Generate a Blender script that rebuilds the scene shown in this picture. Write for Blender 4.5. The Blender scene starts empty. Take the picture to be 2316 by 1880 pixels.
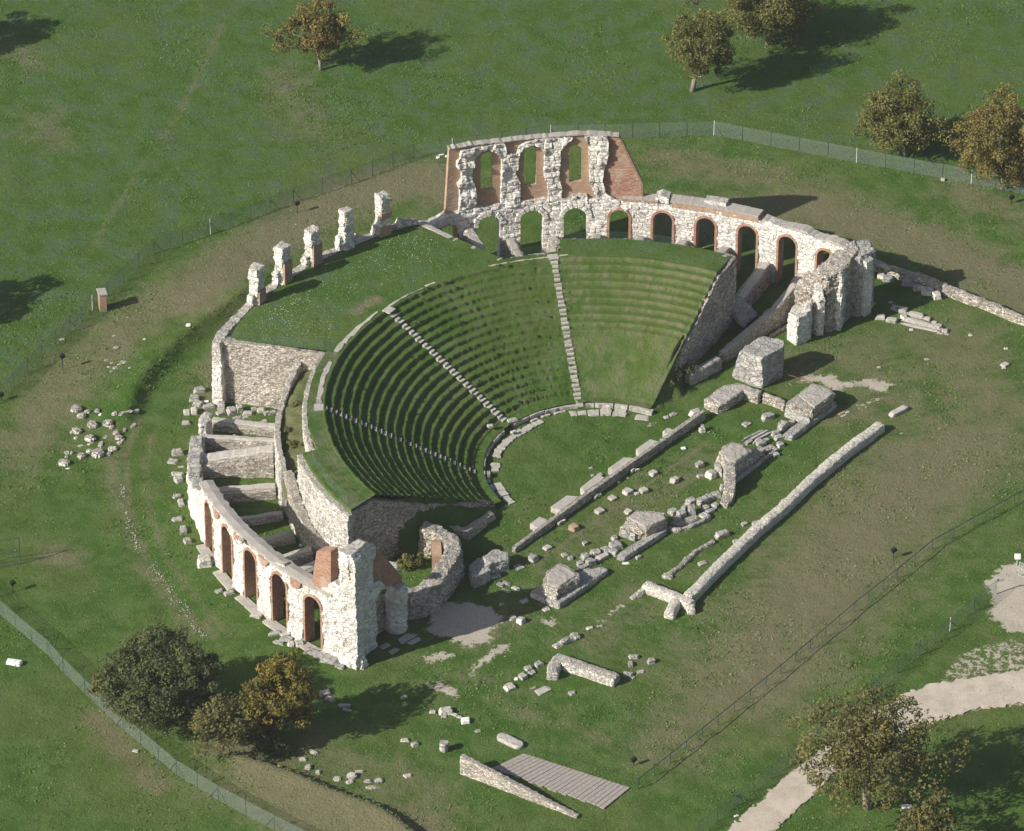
import bpy, bmesh, math, random
import numpy as np
from mathutils import Vector, Matrix, noise
R = random.Random(7)
C = bpy.context.scene.collection
sc = bpy.context.scene
# ------------------------------------------------------------------ camera, sky, sun, exposure
FPX, PITCH, ROLL, CAM = 12000.0, 0.5853, 0.0047, (-7.455, -375.17, 254.27)
cd = bpy.data.cameras.new('camera'); cam = bpy.data.objects.new('camera', cd); C.objects.link(cam)
cd.sensor_width = 36; cd.lens = FPX / 2316 * 36; cd.clip_end = 9000; cd.clip_start = 5
cam.matrix_world = Matrix.Translation(CAM) @ Matrix.Rotation(math.pi / 2 - PITCH, 4, 'X') @ Matrix.Rotation(ROLL, 4, 'Z')
sc.camera = cam
AZ, EL = math.radians(29), math.radians(31)          # direction the light travels in plan, sun elevation
w = bpy.data.worlds.new('World'); sc.world = w; w.use_nodes = True
wn = w.node_tree; wn.nodes.clear()
sky = wn.nodes.new('ShaderNodeTexSky'); sky.sky_type = 'NISHITA'; sky.sun_disc = False
sky.sun_elevation = EL; sky.sun_rotation = math.pi / 2 - (AZ + math.pi); sky.dust_density = 2.0; sky.ozone_density = 1.0
bg = wn.nodes.new('ShaderNodeBackground'); bg.inputs['Strength'].default_value = 0.066
wo = wn.nodes.new('ShaderNodeOutputWorld')
wn.links.new(sky.outputs[0], bg.inputs[0]); wn.links.new(bg.outputs[0], wo.inputs[0])
sl = bpy.data.lights.new('sun', 'SUN'); so = bpy.data.objects.new('sun', sl); C.objects.link(so)
sl.energy = 4.5; sl.angle = math.radians(0.55); sl.color = (1.0, 0.95, 0.87)
ld = Vector((math.cos(AZ) * math.cos(EL), math.sin(AZ) * math.cos(EL), -math.sin(EL)))
so.rotation_euler = ld.to_track_quat('-Z', 'Y').to_euler(); so.location = (-60, -40, 90)
sc.view_settings.view_transform = 'Standard'; sc.view_settings.look = 'None'
sc.view_settings.exposure = 0.54; sc.view_settings.gamma = 1

# ------------------------------------------------------------------ survey helpers: photo point + known height -> place on site
T = {'z1': (900, 250, .2805), 'z2': (1400, 400, .2805), 'z3': (400, 400, .2805), 'z4': (380, 780, .2805), 'z5': (380, 1120, .3273),
     'z6': (700, 800, .2805), 'z7': (1200, 850, .2805), 'z8': (1500, 700, .2805), 'y1': (1000, 1150, .2805), 'y2': (600, 1500, .2805),
     'y3': (1000, 1550, .2805), 'y4': (1600, 1250, .3629), 'y5': (0, 550, .3168), 'y6': (0, 1100, .4493), 'y7': (500, 0, .3273),
     'y8': (1400, 0, .4282), 'x1': (1900, 540, .19448), 'x2': (2166, 1230, .0979), 'x3': (0, 1150, .1325), 'x4': (940, 1400, .14025),
     'x5': (900, 560, .346), 'V': (0, 0, 1.0827)}
def Z(n, x, y, z=0.0):
    a, b, s = T[n]; X = a + x * s - 1158; Y = b + y * s - 940
    cr, sr = math.cos(ROLL), math.sin(ROLL); u = (X * cr + Y * sr) / FPX; v = (-X * sr + Y * cr) / FPX
    s_, c_ = math.sin(PITCH), math.cos(PITCH); d = (u, c_ - v * s_, -s_ - v * c_); t = (z - CAM[2]) / d[2]
    return Vector((CAM[0] + d[0] * t, CAM[1] + d[1] * t, z))
def on_cyl(n, x, y, rad, lo, hi):      # nearest height in [lo,hi] at which the sight line meets the wall of this radius
    best = None
    for i in range(121):
        z = lo + (hi - lo) * i / 120; p = Z(n, x, y, z); e = abs(math.hypot(p.x, p.y) - rad)
        if best is None or e < best[0]: best = (e, math.degrees(math.atan2(p.y, p.x)) % 360, z)
    return math.radians(best[1]) * rad, best[2]
def on_plane(n, x, y, p0, d, lo=-1, hi=14):
    nx, ny = -d[1], d[0]; a = Z(n, x, y, lo); b = Z(n, x, y, hi)
    ea = (a.x - p0[0]) * nx + (a.y - p0[1]) * ny; eb = (b.x - p0[0]) * nx + (b.y - p0[1]) * ny
    t = ea / (ea - eb); p = a.lerp(b, t)
    return (p.x - p0[0]) * d[0] + (p.y - p0[1]) * d[1], p.z
def pol(r, deg, z=0.0):
    a = math.radians(deg); return Vector((r * math.cos(a), r * math.sin(a), z))

# ------------------------------------------------------------------ numpy noise
def hsh(*a):
    s = 0.0
    for v, k in zip(a, (12.9898, 78.233, 37.719, 4.581)): s = s + np.asarray(v, float) * k
    f = np.sin(s) * 43758.5453; return f - np.floor(f)
def vn(x, y, z=0.0, seed=0):
    x, y, z = np.broadcast_arrays(np.asarray(x, float), np.asarray(y, float), np.asarray(z, float))
    X, Y, Q = np.floor(x), np.floor(y), np.floor(z); fx, fy, fz = x - X, y - Y, z - Q
    fx, fy, fz = [f * f * (3 - 2 * f) for f in (fx, fy, fz)]; o = 0
    for i in (0, 1):
        for j in (0, 1):
            for k in (0, 1):
                o = o + hsh(X + i, Y + j, Q + k, seed) * (fx if i else 1 - fx) * (fy if j else 1 - fy) * (fz if k else 1 - fz)
    return o * 2 - 1
def fbm(x, y, z=0.0, seed=0, oct=3):
    o = 0; a = 1.0
    for i in range(oct):
        o = o + vn(x * 2 ** i, y * 2 ** i, z * 2 ** i if np.ndim(z) or z else 0, seed + i * 3.1) * a; a *= .5
    return o
def ash(s, z, ch=.42, bw=.7, seed=0, amp=.10, joint=.08):   # relief of irregular ashlar courses
    zz = z + .07 * np.sin(s * 1.1 + seed) + .05 * vn(s * .9, z * .9, 0, seed); row = np.floor(zz / ch); fz = zz / ch - row
    w_ = bw * (.65 + .8 * hsh(row, seed + 1)); q = (s + hsh(row, seed) * 3) / w_ + .12 * vn(s * 1.3, z * 2, 0, seed + 5); col = np.floor(q); fs = q - col
    e = np.minimum(np.minimum(fz, 1 - fz) * ch, np.minimum(fs, 1 - fs) * w_)
    return (hsh(row, col, seed) - .5) * amp - joint * np.exp(-(e / .055) ** 2)

# ------------------------------------------------------------------ objects
def base_mesh(name, V, F, mat, smooth=False):
    me = bpy.data.meshes.new(name); me.from_pydata([tuple(v) for v in V], [], F); me.update()
    if mat: me.materials.append(mat)
    if smooth: me.polygons.foreach_set('use_smooth', [True] * len(me.polygons))
    return me
def tag(o, label, cat, group=None, kind=None):
    if label: o['label'] = label
    if cat: o['category'] = cat
    if group: o['group'] = group
    if kind: o['kind'] = kind
    elif cat: o['kind'] = 'thing'
    return o
def put(name, me, parent=None, base=None):
    o = bpy.data.objects.new(name, me); C.objects.link(o)
    if parent is not None:
        o.parent = parent
        q = Vector((0, 0, 0)); p = parent
        while p is not None: q += Vector(p.location); p = p.parent
        me.transform(Matrix.Translation(-q))
    elif base is not None:
        me.transform(Matrix.Translation(-Vector(base))); o.location = base
    return o
def thing(name, label, cat, loc, group=None):
    o = bpy.data.objects.new(name, None); C.objects.link(o); o.location = tuple(loc); o.empty_display_size = .5
    return tag(o, label, cat, group)
def obj(name, V, F, mat, parent=None, smooth=False, base=None):
    return put(name, base_mesh(name, V, F, mat, smooth), parent, base)

class MB:
    def __init__(s): s.V = []; s.F = []
    def add(s, V, F):
        n = len(s.V); s.V += [tuple(v) for v in V]; s.F += [tuple(i + n for i in f) for f in F]; return s
    def box(s, c, d, yaw=0.0, tilt=0.0):
        m = Matrix.Rotation(yaw, 3, 'Z') @ Matrix.Rotation(tilt, 3, 'Y'); x, y, z = d[0] / 2, d[1] / 2, d[2] / 2
        P = [Vector(c) + m @ Vector((i * x, j * y, k * z)) for k in (-1, 1) for j in (-1, 1) for i in (-1, 1)]
        return s.add(P, [(0, 2, 3, 1), (4, 5, 7, 6), (0, 1, 5, 4), (2, 6, 7, 3), (0, 4, 6, 2), (1, 3, 7, 5)])
    def tube(s, a, b, r0, r1=None, n=6, cap=True):
        a, b = Vector(a), Vector(b); r1 = r0 if r1 is None else r1; d = (b - a).normalized()
        u = d.orthogonal().normalized(); v = d.cross(u); P = []
        for c, r in ((a, r0), (b, r1)):
            for i in range(n): t = 2 * math.pi * i / n; P.append(c + u * math.cos(t) * r + v * math.sin(t) * r)
        F = [(i, (i + 1) % n, n + (i + 1) % n, n + i) for i in range(n)]
        if cap: F += [tuple(range(n))[::-1], tuple(range(n, 2 * n))]
        return s.add(P, F)
    def build(s, name, mat, parent=None, smooth=False, base=None): return obj(name, s.V, s.F, mat, parent, smooth, base)

# signed distances (positive inside)
def sd_poly(X, Y, P):
    P = [tuple(p)[:2] for p in P]; d = np.full(X.shape, 1e9); ins = np.zeros(X.shape, bool)
    for (x0, y0), (x1, y1) in zip(P, P[1:] + P[:1]):
        ex, ey = x1 - x0, y1 - y0; L = ex * ex + ey * ey + 1e-12
        t = np.clip(((X - x0) * ex + (Y - y0) * ey) / L, 0, 1); d = np.minimum(d, (X - x0 - ex * t) ** 2 + (Y - y0 - ey * t) ** 2)
        c = ((y0 > Y) != (y1 > Y)) & (X < (x1 - x0) * (Y - y0) / (y1 - y0 + 1e-12) + x0); ins ^= c
    return np.where(ins, 1, -1) * np.sqrt(d)
def sd_line(X, Y, P):
    d = np.full(X.shape, 1e9)
    for (x0, y0), (x1, y1) in zip(P, P[1:]):
        ex, ey = x1 - x0, y1 - y0; t = np.clip(((X - x0) * ex + (Y - y0) * ey) / (ex * ex + ey * ey + 1e-12), 0, 1)
        d = np.minimum(d, (X - x0 - ex * t) ** 2 + (Y - y0 - ey * t) ** 2)
    return np.sqrt(d)
def sd_arch(S, Zz, c, hw, z0, zc):      # arched opening: half width hw, foot z0, crown zc
    zs = zc - hw; r = np.minimum(hw - np.abs(S - c), Zz - z0); up = hw - np.hypot(S - c, Zz - zs)
    return np.where(Zz > zs, up, r)

def march(sdf, s0, s1, z0, z1, st):
    ns = max(2, int((s1 - s0) / st) + 1); nz = max(2, int((z1 - z0) / st) + 1)
    s = np.linspace(s0, s1, ns); z = np.linspace(z0, z1, nz); S, Q = np.meshgrid(s, z, indexing='ij'); D = sdf(S, Q).astype(float)
    D[0, :] = np.minimum(D[0, :], -1e-4); D[-1, :] = np.minimum(D[-1, :], -1e-4); D[:, 0] = np.minimum(D[:, 0], -1e-4); D[:, -1] = np.minimum(D[:, -1], -1e-4)
    D = np.where(np.abs(D) < 1e-6, -1e-5, D); pts = []; idx = {}; F = []; B = []
    def cv(i, j):
        k = (i, j)
        if k not in idx: idx[k] = len(pts); pts.append((s[i], z[j]))
        return idx[k]
    def ev(a, b):
        k = (a, b) if a < b else (b, a)
        if k not in idx:
            d0, d1 = D[a], D[b]; t = min(.97, max(.03, d0 / (d0 - d1))); idx[k] = len(pts)
            pts.append((s[a[0]] + (s[b[0]] - s[a[0]]) * t, z[a[1]] + (z[b[1]] - z[a[1]]) * t))
        return idx[k]
    pos = D > 0; anyc = pos[:-1, :-1] | pos[1:, :-1] | pos[1:, 1:] | pos[:-1, 1:]
    for i, j in zip(*np.nonzero(anyc)):
        cs = [(i, j), (i + 1, j), (i + 1, j + 1), (i, j + 1)]; f = []; iso = []
        for a, b in zip(cs, cs[1:] + cs[:1]):
            if pos[a]: f.append(cv(*a))
            if pos[a] != pos[b]: e = ev(a, b); f.append(e); iso.append((e, bool(pos[a])))
        if len(f) >= 3:
            F.append(tuple(f))
            for k in range(len(iso)):
                if iso[k][1]: B.append((iso[k][0], iso[(k + 1) % len(iso)][0]))
    return np.array(pts), F, B
def sheet(name, sdf, rng, st, pos, mat, parent, disp=None, dback=None, flip=False):
    P, F, B = march(sdf, *rng, st); s, z = P[:, 0], P[:, 1]
    f = np.array(pos(s, z, 0.0)).T; b = np.array(pos(s, z, 1.0)).T; n = f - b; n /= np.linalg.norm(n, axis=1)[:, None] + 1e-9
    if disp is not None: f = f + n * disp(s, z)[:, None]
    if dback is not None: b = b - n * dback(s, z)[:, None]
    N = len(P); FF = [q for q in F] + [tuple(i + N for i in q[::-1]) for q in F] + [(b_, a_, a_ + N, b_ + N) for a_, b_ in B]
    me = base_mesh(name, np.vstack([f, b]), FF, mat); bm = bmesh.new(); bm.from_mesh(me)
    bmesh.ops.recalc_face_normals(bm, faces=bm.faces); bm.to_mesh(me); bm.free()
    return put(name, me, parent)
def rock(name, hulls, mat, parent=None, vox=.13, ang=51, ch=.4, bw=.6, amp=.08, joint=.06, rough=.06, seed=0, label=None, cat=None, group=None, smooth=False):
    """hulls: lists of 3-D points; their convex hulls are fused by a voxel remesh and given masonry relief"""
    bm = bmesh.new()
    for H in hulls:
        vs = [bm.verts.new(Vector(p)) for p in H]; bmesh.ops.convex_hull(bm, input=vs)
    loose = [v for v in bm.verts if not v.link_faces]; bmesh.ops.delete(bm, geom=loose, context='VERTS')
    me = bpy.data.meshes.new(name); bm.to_mesh(me); bm.free(); o = bpy.data.objects.new('tmp', me); C.objects.link(o)
    m = o.modifiers.new('r', 'REMESH'); m.mode = 'VOXEL'; m.voxel_size = vox
    dg = bpy.context.evaluated_depsgraph_get(); me2 = bpy.data.meshes.new_from_object(o.evaluated_get(dg)); C.objects.unlink(o); bpy.data.objects.remove(o)
    n = len(me2.vertices); co = np.empty(n * 3); no = np.empty(n * 3)
    me2.vertices.foreach_get('co', co); me2.vertex_normals.foreach_get('vector', no); co = co.reshape(-1, 3); no = no.reshape(-1, 3)
    a = math.radians(ang); dx, dy = math.cos(a), math.sin(a); al = co[:, 0] * dx + co[:, 1] * dy; ac = -co[:, 0] * dy + co[:, 1] * dx
    nd = np.abs(no[:, 0] * dx + no[:, 1] * dy); h = np.where(nd < .7, al, ac)
    side = np.clip((.85 - np.abs(no[:, 2])) * 5, 0, 1)
    d = ash(h, co[:, 2], ch, bw, seed, amp, joint) * side + rough * fbm(co[:, 0] * 1.7, co[:, 1] * 1.7, co[:, 2] * 1.7 + .01, seed) + rough * .45 * vn(co[:, 0] * 6, co[:, 1] * 6, co[:, 2] * 6, seed)
    low = np.clip((co[:, 2] + .05) * 4, 0, 1) if co[:, 2].min() < .3 else 1.0
    co = co + no * (d * low)[:, None]; me2.vertices.foreach_set('co', co.ravel()); me2.update(); me2.materials.clear(); me2.materials.append(mat)
    me2.polygons.foreach_set('use_smooth', [smooth] * len(me2.polygons))
    base = None if parent else (float(co[:, 0].mean()), float(co[:, 1].mean()), max(0.0, float(co[:, 2].min())))
    ob = put(name, me2, parent, base)
    if label: tag(ob, label, cat, group)
    return ob
def down(P, z=-.15, grow=0.0):          # the same outline again at the ground
    c = sum((Vector(p) for p in P), Vector()) / len(P); o = []
    for p in P:
        d = (Vector(p) - c); d.z = 0; o.append(Vector(p) + d * grow); o[-1].z = z
    return list(P) + o
def seg_hulls(path, w0, ztop, z0=-.15, batter=0.0):
    """wall along a plan path as one hull per segment; ztop number or list"""
    H = []; n = len(path); zt = ztop if isinstance(ztop, (list, tuple)) else [ztop] * n
    for i in range(n - 1):
        a, b = Vector(path[i][:2]), Vector(path[i + 1][:2]); d = (b - a).normalized(); q = Vector((-d.y, d.x)); e = d * (w0 * .25)
        pts = []
        for p, z, k in ((a - (e if i else e * 0), zt[i], 1), (b + (e if i < n - 2 else e * 0), zt[i + 1], 1)):
            for sgn in (-1, 1):
                t = p + q * sgn * w0 / 2; pts.append((t.x, t.y, z)); t = p + q * sgn * (w0 / 2 + batter); pts.append((t.x, t.y, z0))
        H.append(pts)
    return H

# ------------------------------------------------------------------ materials
def mk(name):
    m = bpy.data.materials.new(name); m.use_nodes = True; t = m.node_tree; t.nodes.clear()
    o = t.nodes.new('ShaderNodeOutputMaterial'); b = t.nodes.new('ShaderNodeBsdfPrincipled'); t.links.new(b.outputs[0], o.inputs[0])
    b.inputs['Roughness'].default_value = .9; b.inputs['Specular IOR Level'].default_value = .15
    return m, t, b, o
class NT:
    def __init__(s, t): s.t = t
    def n(s, ty, ins=None, **kw):
        nd = s.t.nodes.new(ty)
        for k, v in kw.items(): setattr(nd, k, v)
        for k, v in (ins or {}).items():
            if hasattr(v, 'is_output'): s.t.links.new(v, nd.inputs[k])
            else: nd.inputs[k].default_value = v
        return nd
    def noise(s, vec, scale, detail=4, rough=.6, dist=0): return s.n('ShaderNodeTexNoise', {'Vector': vec, 'Scale': scale, 'Detail': detail, 'Roughness': rough, 'Distortion': dist}).outputs['Fac']
    def ramp(s, fac, stops):
        r = s.n('ShaderNodeValToRGB', {'Fac': fac}); e = r.color_ramp.elements
        while len(e) < len(stops): e.new(.5)
        for x, (p, c) in zip(e, stops): x.position = p; x.color = (*c, 1) if len(c) == 3 else c
        return r.outputs[0]
    def mix(s, f, a, b, mode='MIX'):
        r = s.n('ShaderNodeMix', data_type='RGBA', blend_type=mode)
        for i, v in ((0, f), (6, a), (7, b)):
            if hasattr(v, 'is_output'): s.t.links.new(v, r.inputs[i])
            else: r.inputs[i].default_value = v if i == 0 else (*v, 1)
        return r.outputs[2]
    def math(s, op, a, b=0.0, c=0.0, clamp=False):
        r = s.n('ShaderNodeMath', operation=op, use_clamp=clamp)
        for i, v in enumerate((a, b, c)):
            if hasattr(v, 'is_output'): s.t.links.new(v, r.inputs[i])
            else: r.inputs[i].default_value = v
        return r.outputs[0]
    def smooth(s, v, a, b):
        r = s.n('ShaderNodeMapRange', {'Value': v, 'From Min': a, 'From Max': b}, interpolation_type='SMOOTHSTEP'); return r.outputs[0]
g3 = lambda v: (v, v, v)
def stone(name, A, B, joint, top, vs=2.6, jw=.045, tone=.35, topmix=.8, stretch=1.5, bump=.09):
    m, t, b, o = mk(name); q = NT(t); ge = q.n('ShaderNodeNewGeometry'); P = ge.outputs['Position']
    mp = q.n('ShaderNodeMapping', {'Vector': P, 'Scale': (1, 1, stretch)}).outputs[0]
    wob = q.n('ShaderNodeTexNoise', {'Vector': P, 'Scale': 2.5, 'Detail': 3}).outputs['Color']
    mp2 = q.n('ShaderNodeVectorMath', {0: mp, 1: q.n('ShaderNodeVectorMath', {0: wob, 1: (.22, .22, .22)}, operation='MULTIPLY').outputs[0]}, operation='ADD').outputs[0]
    ve = q.n('ShaderNodeTexVoronoi', {'Vector': mp2, 'Scale': vs}, feature='DISTANCE_TO_EDGE').outputs['Distance']
    vc = q.n('ShaderNodeTexVoronoi', {'Vector': mp2, 'Scale': vs}).outputs['Color']
    n1 = q.noise(P, .45, 5, .65); n2 = q.noise(P, 3.2, 7, .7); n3 = q.noise(P, 13, 5, .75)
    c = q.mix(q.smooth(n1, .36, .68), A, B); c = q.mix(q.smooth(n2, .52, .75), c, tuple(x * .62 for x in B))
    tn = q.math('MULTIPLY_ADD', q.n('ShaderNodeSeparateColor', {'Color': vc}).outputs[0], tone * 2, 1 - tone)
    c = q.mix(1.0, c, q.n('ShaderNodeCombineColor', {'Red': tn, 'Green': tn, 'Blue': tn}).outputs[0], 'MULTIPLY')
    jf = q.math('MULTIPLY', q.smooth(ve, jw, 0.0), q.smooth(n2, .30, .55)); c = q.mix(jf, c, joint)
    pit = q.smooth(n3, .64, .72); c = q.mix(q.math('MULTIPLY', pit, .55), c, joint)
    nz = q.n('ShaderNodeSeparateXYZ', {'Vector': ge.outputs['Normal']}).outputs[2]
    tf = q.math('MULTIPLY', q.smooth(nz, .62, .9), topmix)
    tc = q.mix(q.smooth(n3, .35, .7), top, tuple(x * .72 for x in top)); tc = q.mix(q.smooth(n1, .45, .7), tc, tuple(x * 1.25 for x in top))
    c = q.mix(tf, c, tc); t.links.new(c, b.inputs['Base Color'])
    h = q.math('ADD', q.math('MULTIPLY', q.smooth(ve, 0, jw * 2), .8), q.math('ADD', q.math('MULTIPLY', n2, .8), q.math('MULTIPLY', n3, .7)))
    bp = q.n('ShaderNodeBump', {'Height': h, 'Distance': bump, 'Strength': 1.0}); t.links.new(bp.outputs[0], b.inputs['Normal'])
    return m
M = {}
M['lime'] = stone('white_limestone', (.86, .83, .765), (.68, .645, .58), (.36, .33, .28), (.44, .41, .36), 1.9, .03, .14, .75)
M['limegrey'] = stone('grey_limestone', (.52, .50, .46), (.36, .35, .32), (.14, .13, .11), (.36, .35, .32), 1.6, .03, .18, .6)
M['rubble'] = stone('rubble_masonry', (.66, .60, .50), (.44, .40, .34), (.16, .13, .10), (.40, .37, .33), 4.2, .05, .45, .55, 2.0, .12)
M['rubblewhite'] = stone('pale_rubble_masonry', (.80, .76, .68), (.60, .56, .50), (.22, .19, .15), (.40, .37, .32), 3.6, .05, .35, .6, 1.6, .12)
M['smallst'] = stone('coursed_small_stone', (.66, .60, .52), (.48, .43, .37), (.14, .12, .09), (.36, .33, .29), 4.2, .06, .5, .7, 3.2, .06)
M['cement'] = stone('weathered_cement', (.44, .41, .37), (.36, .34, .30), (.26, .24, .21), (.42, .385, .34), 6, .012, .08, .5, 1.0, .02)
M['slab'] = stone('grey_slab', (.50, .47, .42), (.38, .36, .32), (.18, .17, .14), (.47, .44, .385), 1.2, .015, .10, .6, 1.0, .03)
M['white'] = stone('white_marble', (.85, .85, .82), (.72, .72, .69), (.4, .4, .38), (.80, .79, .76), 1.5, .01, .08, .3, 1.0, .02)
M['pale'] = stone('pale_mortared_wall', (.74, .70, .62), (.60, .56, .49), (.32, .28, .23), (.60, .56, .48), 3.4, .03, .16, .8, 1.6, .06)
M['cream'] = stone('cream_stone', (.72, .66, .50), (.6, .55, .42), (.3, .25, .18), (.66, .6, .46), 2, .02, .1, .5)
def brick_mat(name, A, B):
    m, t, b, o = mk(name); q = NT(t); ge = q.n('ShaderNodeNewGeometry'); P = ge.outputs['Position']
    mp = q.n('ShaderNodeMapping', {'Vector': P, 'Scale': (1.6, 1.6, 6)}).outputs[0]
    n1 = q.noise(mp, 1.8, 4, .7); n2 = q.noise(P, .8, 4, .6); n3 = q.noise(P, 9, 4, .7)
    c = q.mix(q.smooth(n1, .40, .60), tuple(x * .8 for x in A), B); c = q.mix(q.math('MULTIPLY', q.smooth(n2, .48, .70), .6), c, (.46, .37, .29)); c = q.mix(q.math('MULTIPLY', q.smooth(n3, .5, .75), .5), c, (.12, .07, .05)); c = q.mix(q.math('MULTIPLY', q.smooth(q.noise(P, 2.3, 5, .7), .52, .72), .4), c, (.52, .42, .33))
    t.links.new(c, b.inputs['Base Color'])
    bp = q.n('ShaderNodeBump', {'Height': q.math('ADD', n1, n3), 'Distance': .04}); t.links.new(bp.outputs[0], b.inputs['Normal']); return m
M['brick'] = brick_mat('red_brick', (.36, .19, .13), (.44, .27, .19))
M['brickpale'] = brick_mat('pale_brick', (.48, .33, .23), (.40, .26, .17))
def plain(name, c, rough=.6, var=.25, metal=0.0):
    m, t, b, o = mk(name); q = NT(t); P = q.n('ShaderNodeNewGeometry').outputs['Position']
    n = q.noise(P, 6, 4, .7); t.links.new(q.mix(q.smooth(n, .3, .7), c, tuple(x * (1 - var) for x in c)), b.inputs['Base Color'])
    b.inputs['Roughness'].default_value = rough; b.inputs['Metallic'].default_value = metal; return m
M['dark'] = plain('dark_housing', (.02, .02, .022), .5); M['green_metal'] = plain('green_metal', (.06, .10, .08), .5)
M['galv'] = plain('galvanised_metal', (.42, .48, .46), .5); M['whitepost'] = plain('white_post', (.75, .75, .72), .6)
M['plank'] = plain('weathered_plank', (.40, .36, .32), .8, .35); M['stem'] = plain('rusty_iron', (.25, .12, .07), .8)
M['glass'] = plain('lamp_glass', (.5, .55, .55), .15)
def wood_m(name, c):
    return plain(name, c, .9, .45)
M['bark'] = wood_m('pale_bark', (.30, .26, .21)); M['barkdark'] = wood_m('dark_bark', (.13, .10, .08))
def leaf(name, c1, c2, c3):
    m, t, b, o = mk(name); q = NT(t); a = q.n('ShaderNodeAttribute', attribute_name='tint').outputs['Fac']
    c = q.ramp(a, [(0.0, c1), (.55, c2), (1.0, c3)]); t.links.new(c, b.inputs['Base Color']); b.inputs['Roughness'].default_value = .65
    tr = q.n('ShaderNodeBsdfTranslucent', {'Color': c}); mx = q.n('ShaderNodeMixShader', {'Fac': .22}); t.links.new(b.outputs[0], mx.inputs[1]); t.links.new(tr.outputs[0], mx.inputs[2]); t.links.new(mx.outputs[0], o.inputs[0]); return m
M['lf_olive'] = leaf('olive_leaves', (.075, .09, .024), (.165, .17, .05), (.26, .23, .08))
M['lf_orange'] = leaf('orange_leaves', (.09, .095, .03), (.19, .165, .05), (.30, .215, .07))
M['lf_yellow'] = leaf('yellow_leaves', (.06, .07, .02), (.18, .155, .035), (.31, .22, .055))
M['lf_green'] = leaf('dark_green_leaves', (.055, .075, .028), (.095, .12, .045), (.16, .175, .07))
M['lf_brown'] = leaf('brownish_leaves', (.075, .085, .03), (.155, .15, .055), (.24, .20, .085))
M['lf_plane'] = leaf('plane_tree_leaves', (.07, .08, .025), (.145, .14, .045), (.24, .20, .075))
M['net'] = None
def net_mat(name, col, alpha):
    m, t, b, o = mk(name); q = NT(t); uv = q.n('ShaderNodeAttribute', attribute_name='uvw').outputs['Vector']
    sx = q.n('ShaderNodeSeparateXYZ', {'Vector': uv}); u, v = sx.outputs[0], sx.outputs[1]
    def line(e): return q.math('LESS_THAN', q.math('FRACT', q.math('MULTIPLY', e, 1 / .075)), alpha / 2 + .03)
    f = q.math('MAXIMUM', line(q.math('ADD', u, v)), line(q.math('SUBTRACT', q.math('ADD', u, 100.0), v)))
    b.inputs['Base Color'].default_value = (*col, 1); tr = q.n('ShaderNodeBsdfTransparent'); mx = q.n('ShaderNodeMixShader', {'Fac': f})
    t.links.new(tr.outputs[0], mx.inputs[1]); t.links.new(b.outputs[0], mx.inputs[2]); t.links.new(mx.outputs[0], o.inputs[0]); return m
M['net'] = net_mat('green_chain_link', (.24, .29, .26), .20); M['netthin'] = net_mat('thin_green_mesh', (.16, .26, .22), .03)
def grass_mat(name, base_dry=0.0, lush=0.0, mott=1.0):
    m, t, b, o = mk(name); q = NT(t); ge = q.n('ShaderNodeNewGeometry'); P = ge.outputs['Position']
    dry = q.n('ShaderNodeAttribute', attribute_name='dry').outputs['Fac']; bare = q.n('ShaderNodeAttribute', attribute_name='bare').outputs['Fac']
    blue = q.n('ShaderNodeAttribute', attribute_name='blue').outputs['Fac']
    nA = q.noise(P, .07, 4, .55); nB = q.noise(P, .42, 5, .62); nC = q.noise(P, 1.7, 5, .7); nD = q.noise(P, 5.5, 4, .75); nE = q.noise(P, 16, 3, .7)
    c = q.mix(q.smooth(nB, .38, .62), (.062, .126, .022), (.096, .168, .034))
    c = q.mix(q.math('MULTIPLY', q.smooth(nA, .42, .66), .55), c, (.128, .160, .045))
    c = q.mix(q.math('MULTIPLY', q.math('MULTIPLY', blue, q.smooth(nB, .45, .62)), .75), c, (.066, .128, .062))
    dn = q.math('ADD', q.math('MULTIPLY', dry, 1.0), q.math('ADD', q.math('MULTIPLY_ADD', nC, 1.2, -.6), q.math('MULTIPLY_ADD', nB, 1.3, -.65 + base_dry)))
    c = q.mix(q.math('MULTIPLY', q.smooth(dn, -.02, .80), .86), c, (.205, .182, .110))
    c = q.mix(q.math('MULTIPLY', q.smooth(nC, .58, .75), .45), c, (.045, .062, .022)); 
    c = q.mix(q.math('MULTIPLY', q.smooth(nD, .60, .78), .45 * mott), c, (.165, .150, .085)); c = q.mix(q.math('MULTIPLY', q.smooth(nD, .44, .30), .45 * mott), c, (.018, .034, .010))
    c = q.mix(q.math('MULTIPLY', q.smooth(nE, .42, .28), .4 * mott), c, (.02, .035, .012)); c = q.mix(q.math('MULTIPLY', q.smooth(nE, .60, .74), .3 * mott), c, (.12, .16, .05))
    bn = q.math('ADD', bare, q.math('ADD', q.math('MULTIPLY_ADD', nC, 1.0, -.5), q.math('MULTIPLY_ADD', nD, .7, -.35)))
    bf = q.smooth(bn, .47, .54); sand = q.mix(q.smooth(nD, .35, .7), (.47, .42, .35), (.33, .29, .225)); sand = q.mix(q.math('MULTIPLY', q.smooth(nE, .62, .75), .5), sand, (.2, .17, .12))
    c = q.mix(bf, c, sand); t.links.new(c, b.inputs['Base Color'])
    h = q.math('ADD', q.math('MULTIPLY', nC, 1.0), q.math('ADD', q.math('MULTIPLY', nD, .75), q.math('MULTIPLY', nE, .35)))
    bp = q.n('ShaderNodeBump', {'Height': h, 'Distance': .20, 'Strength': q.math('MULTIPLY_ADD', bf, -.85, 1.0)}); t.links.new(bp.outputs[0], b.inputs['Normal']); b.inputs['Specular IOR Level'].default_value = .05
    return m
M['grass'] = grass_mat('grass'); M['turf'] = grass_mat('terrace_turf', -.12, 0, .9)
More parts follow.
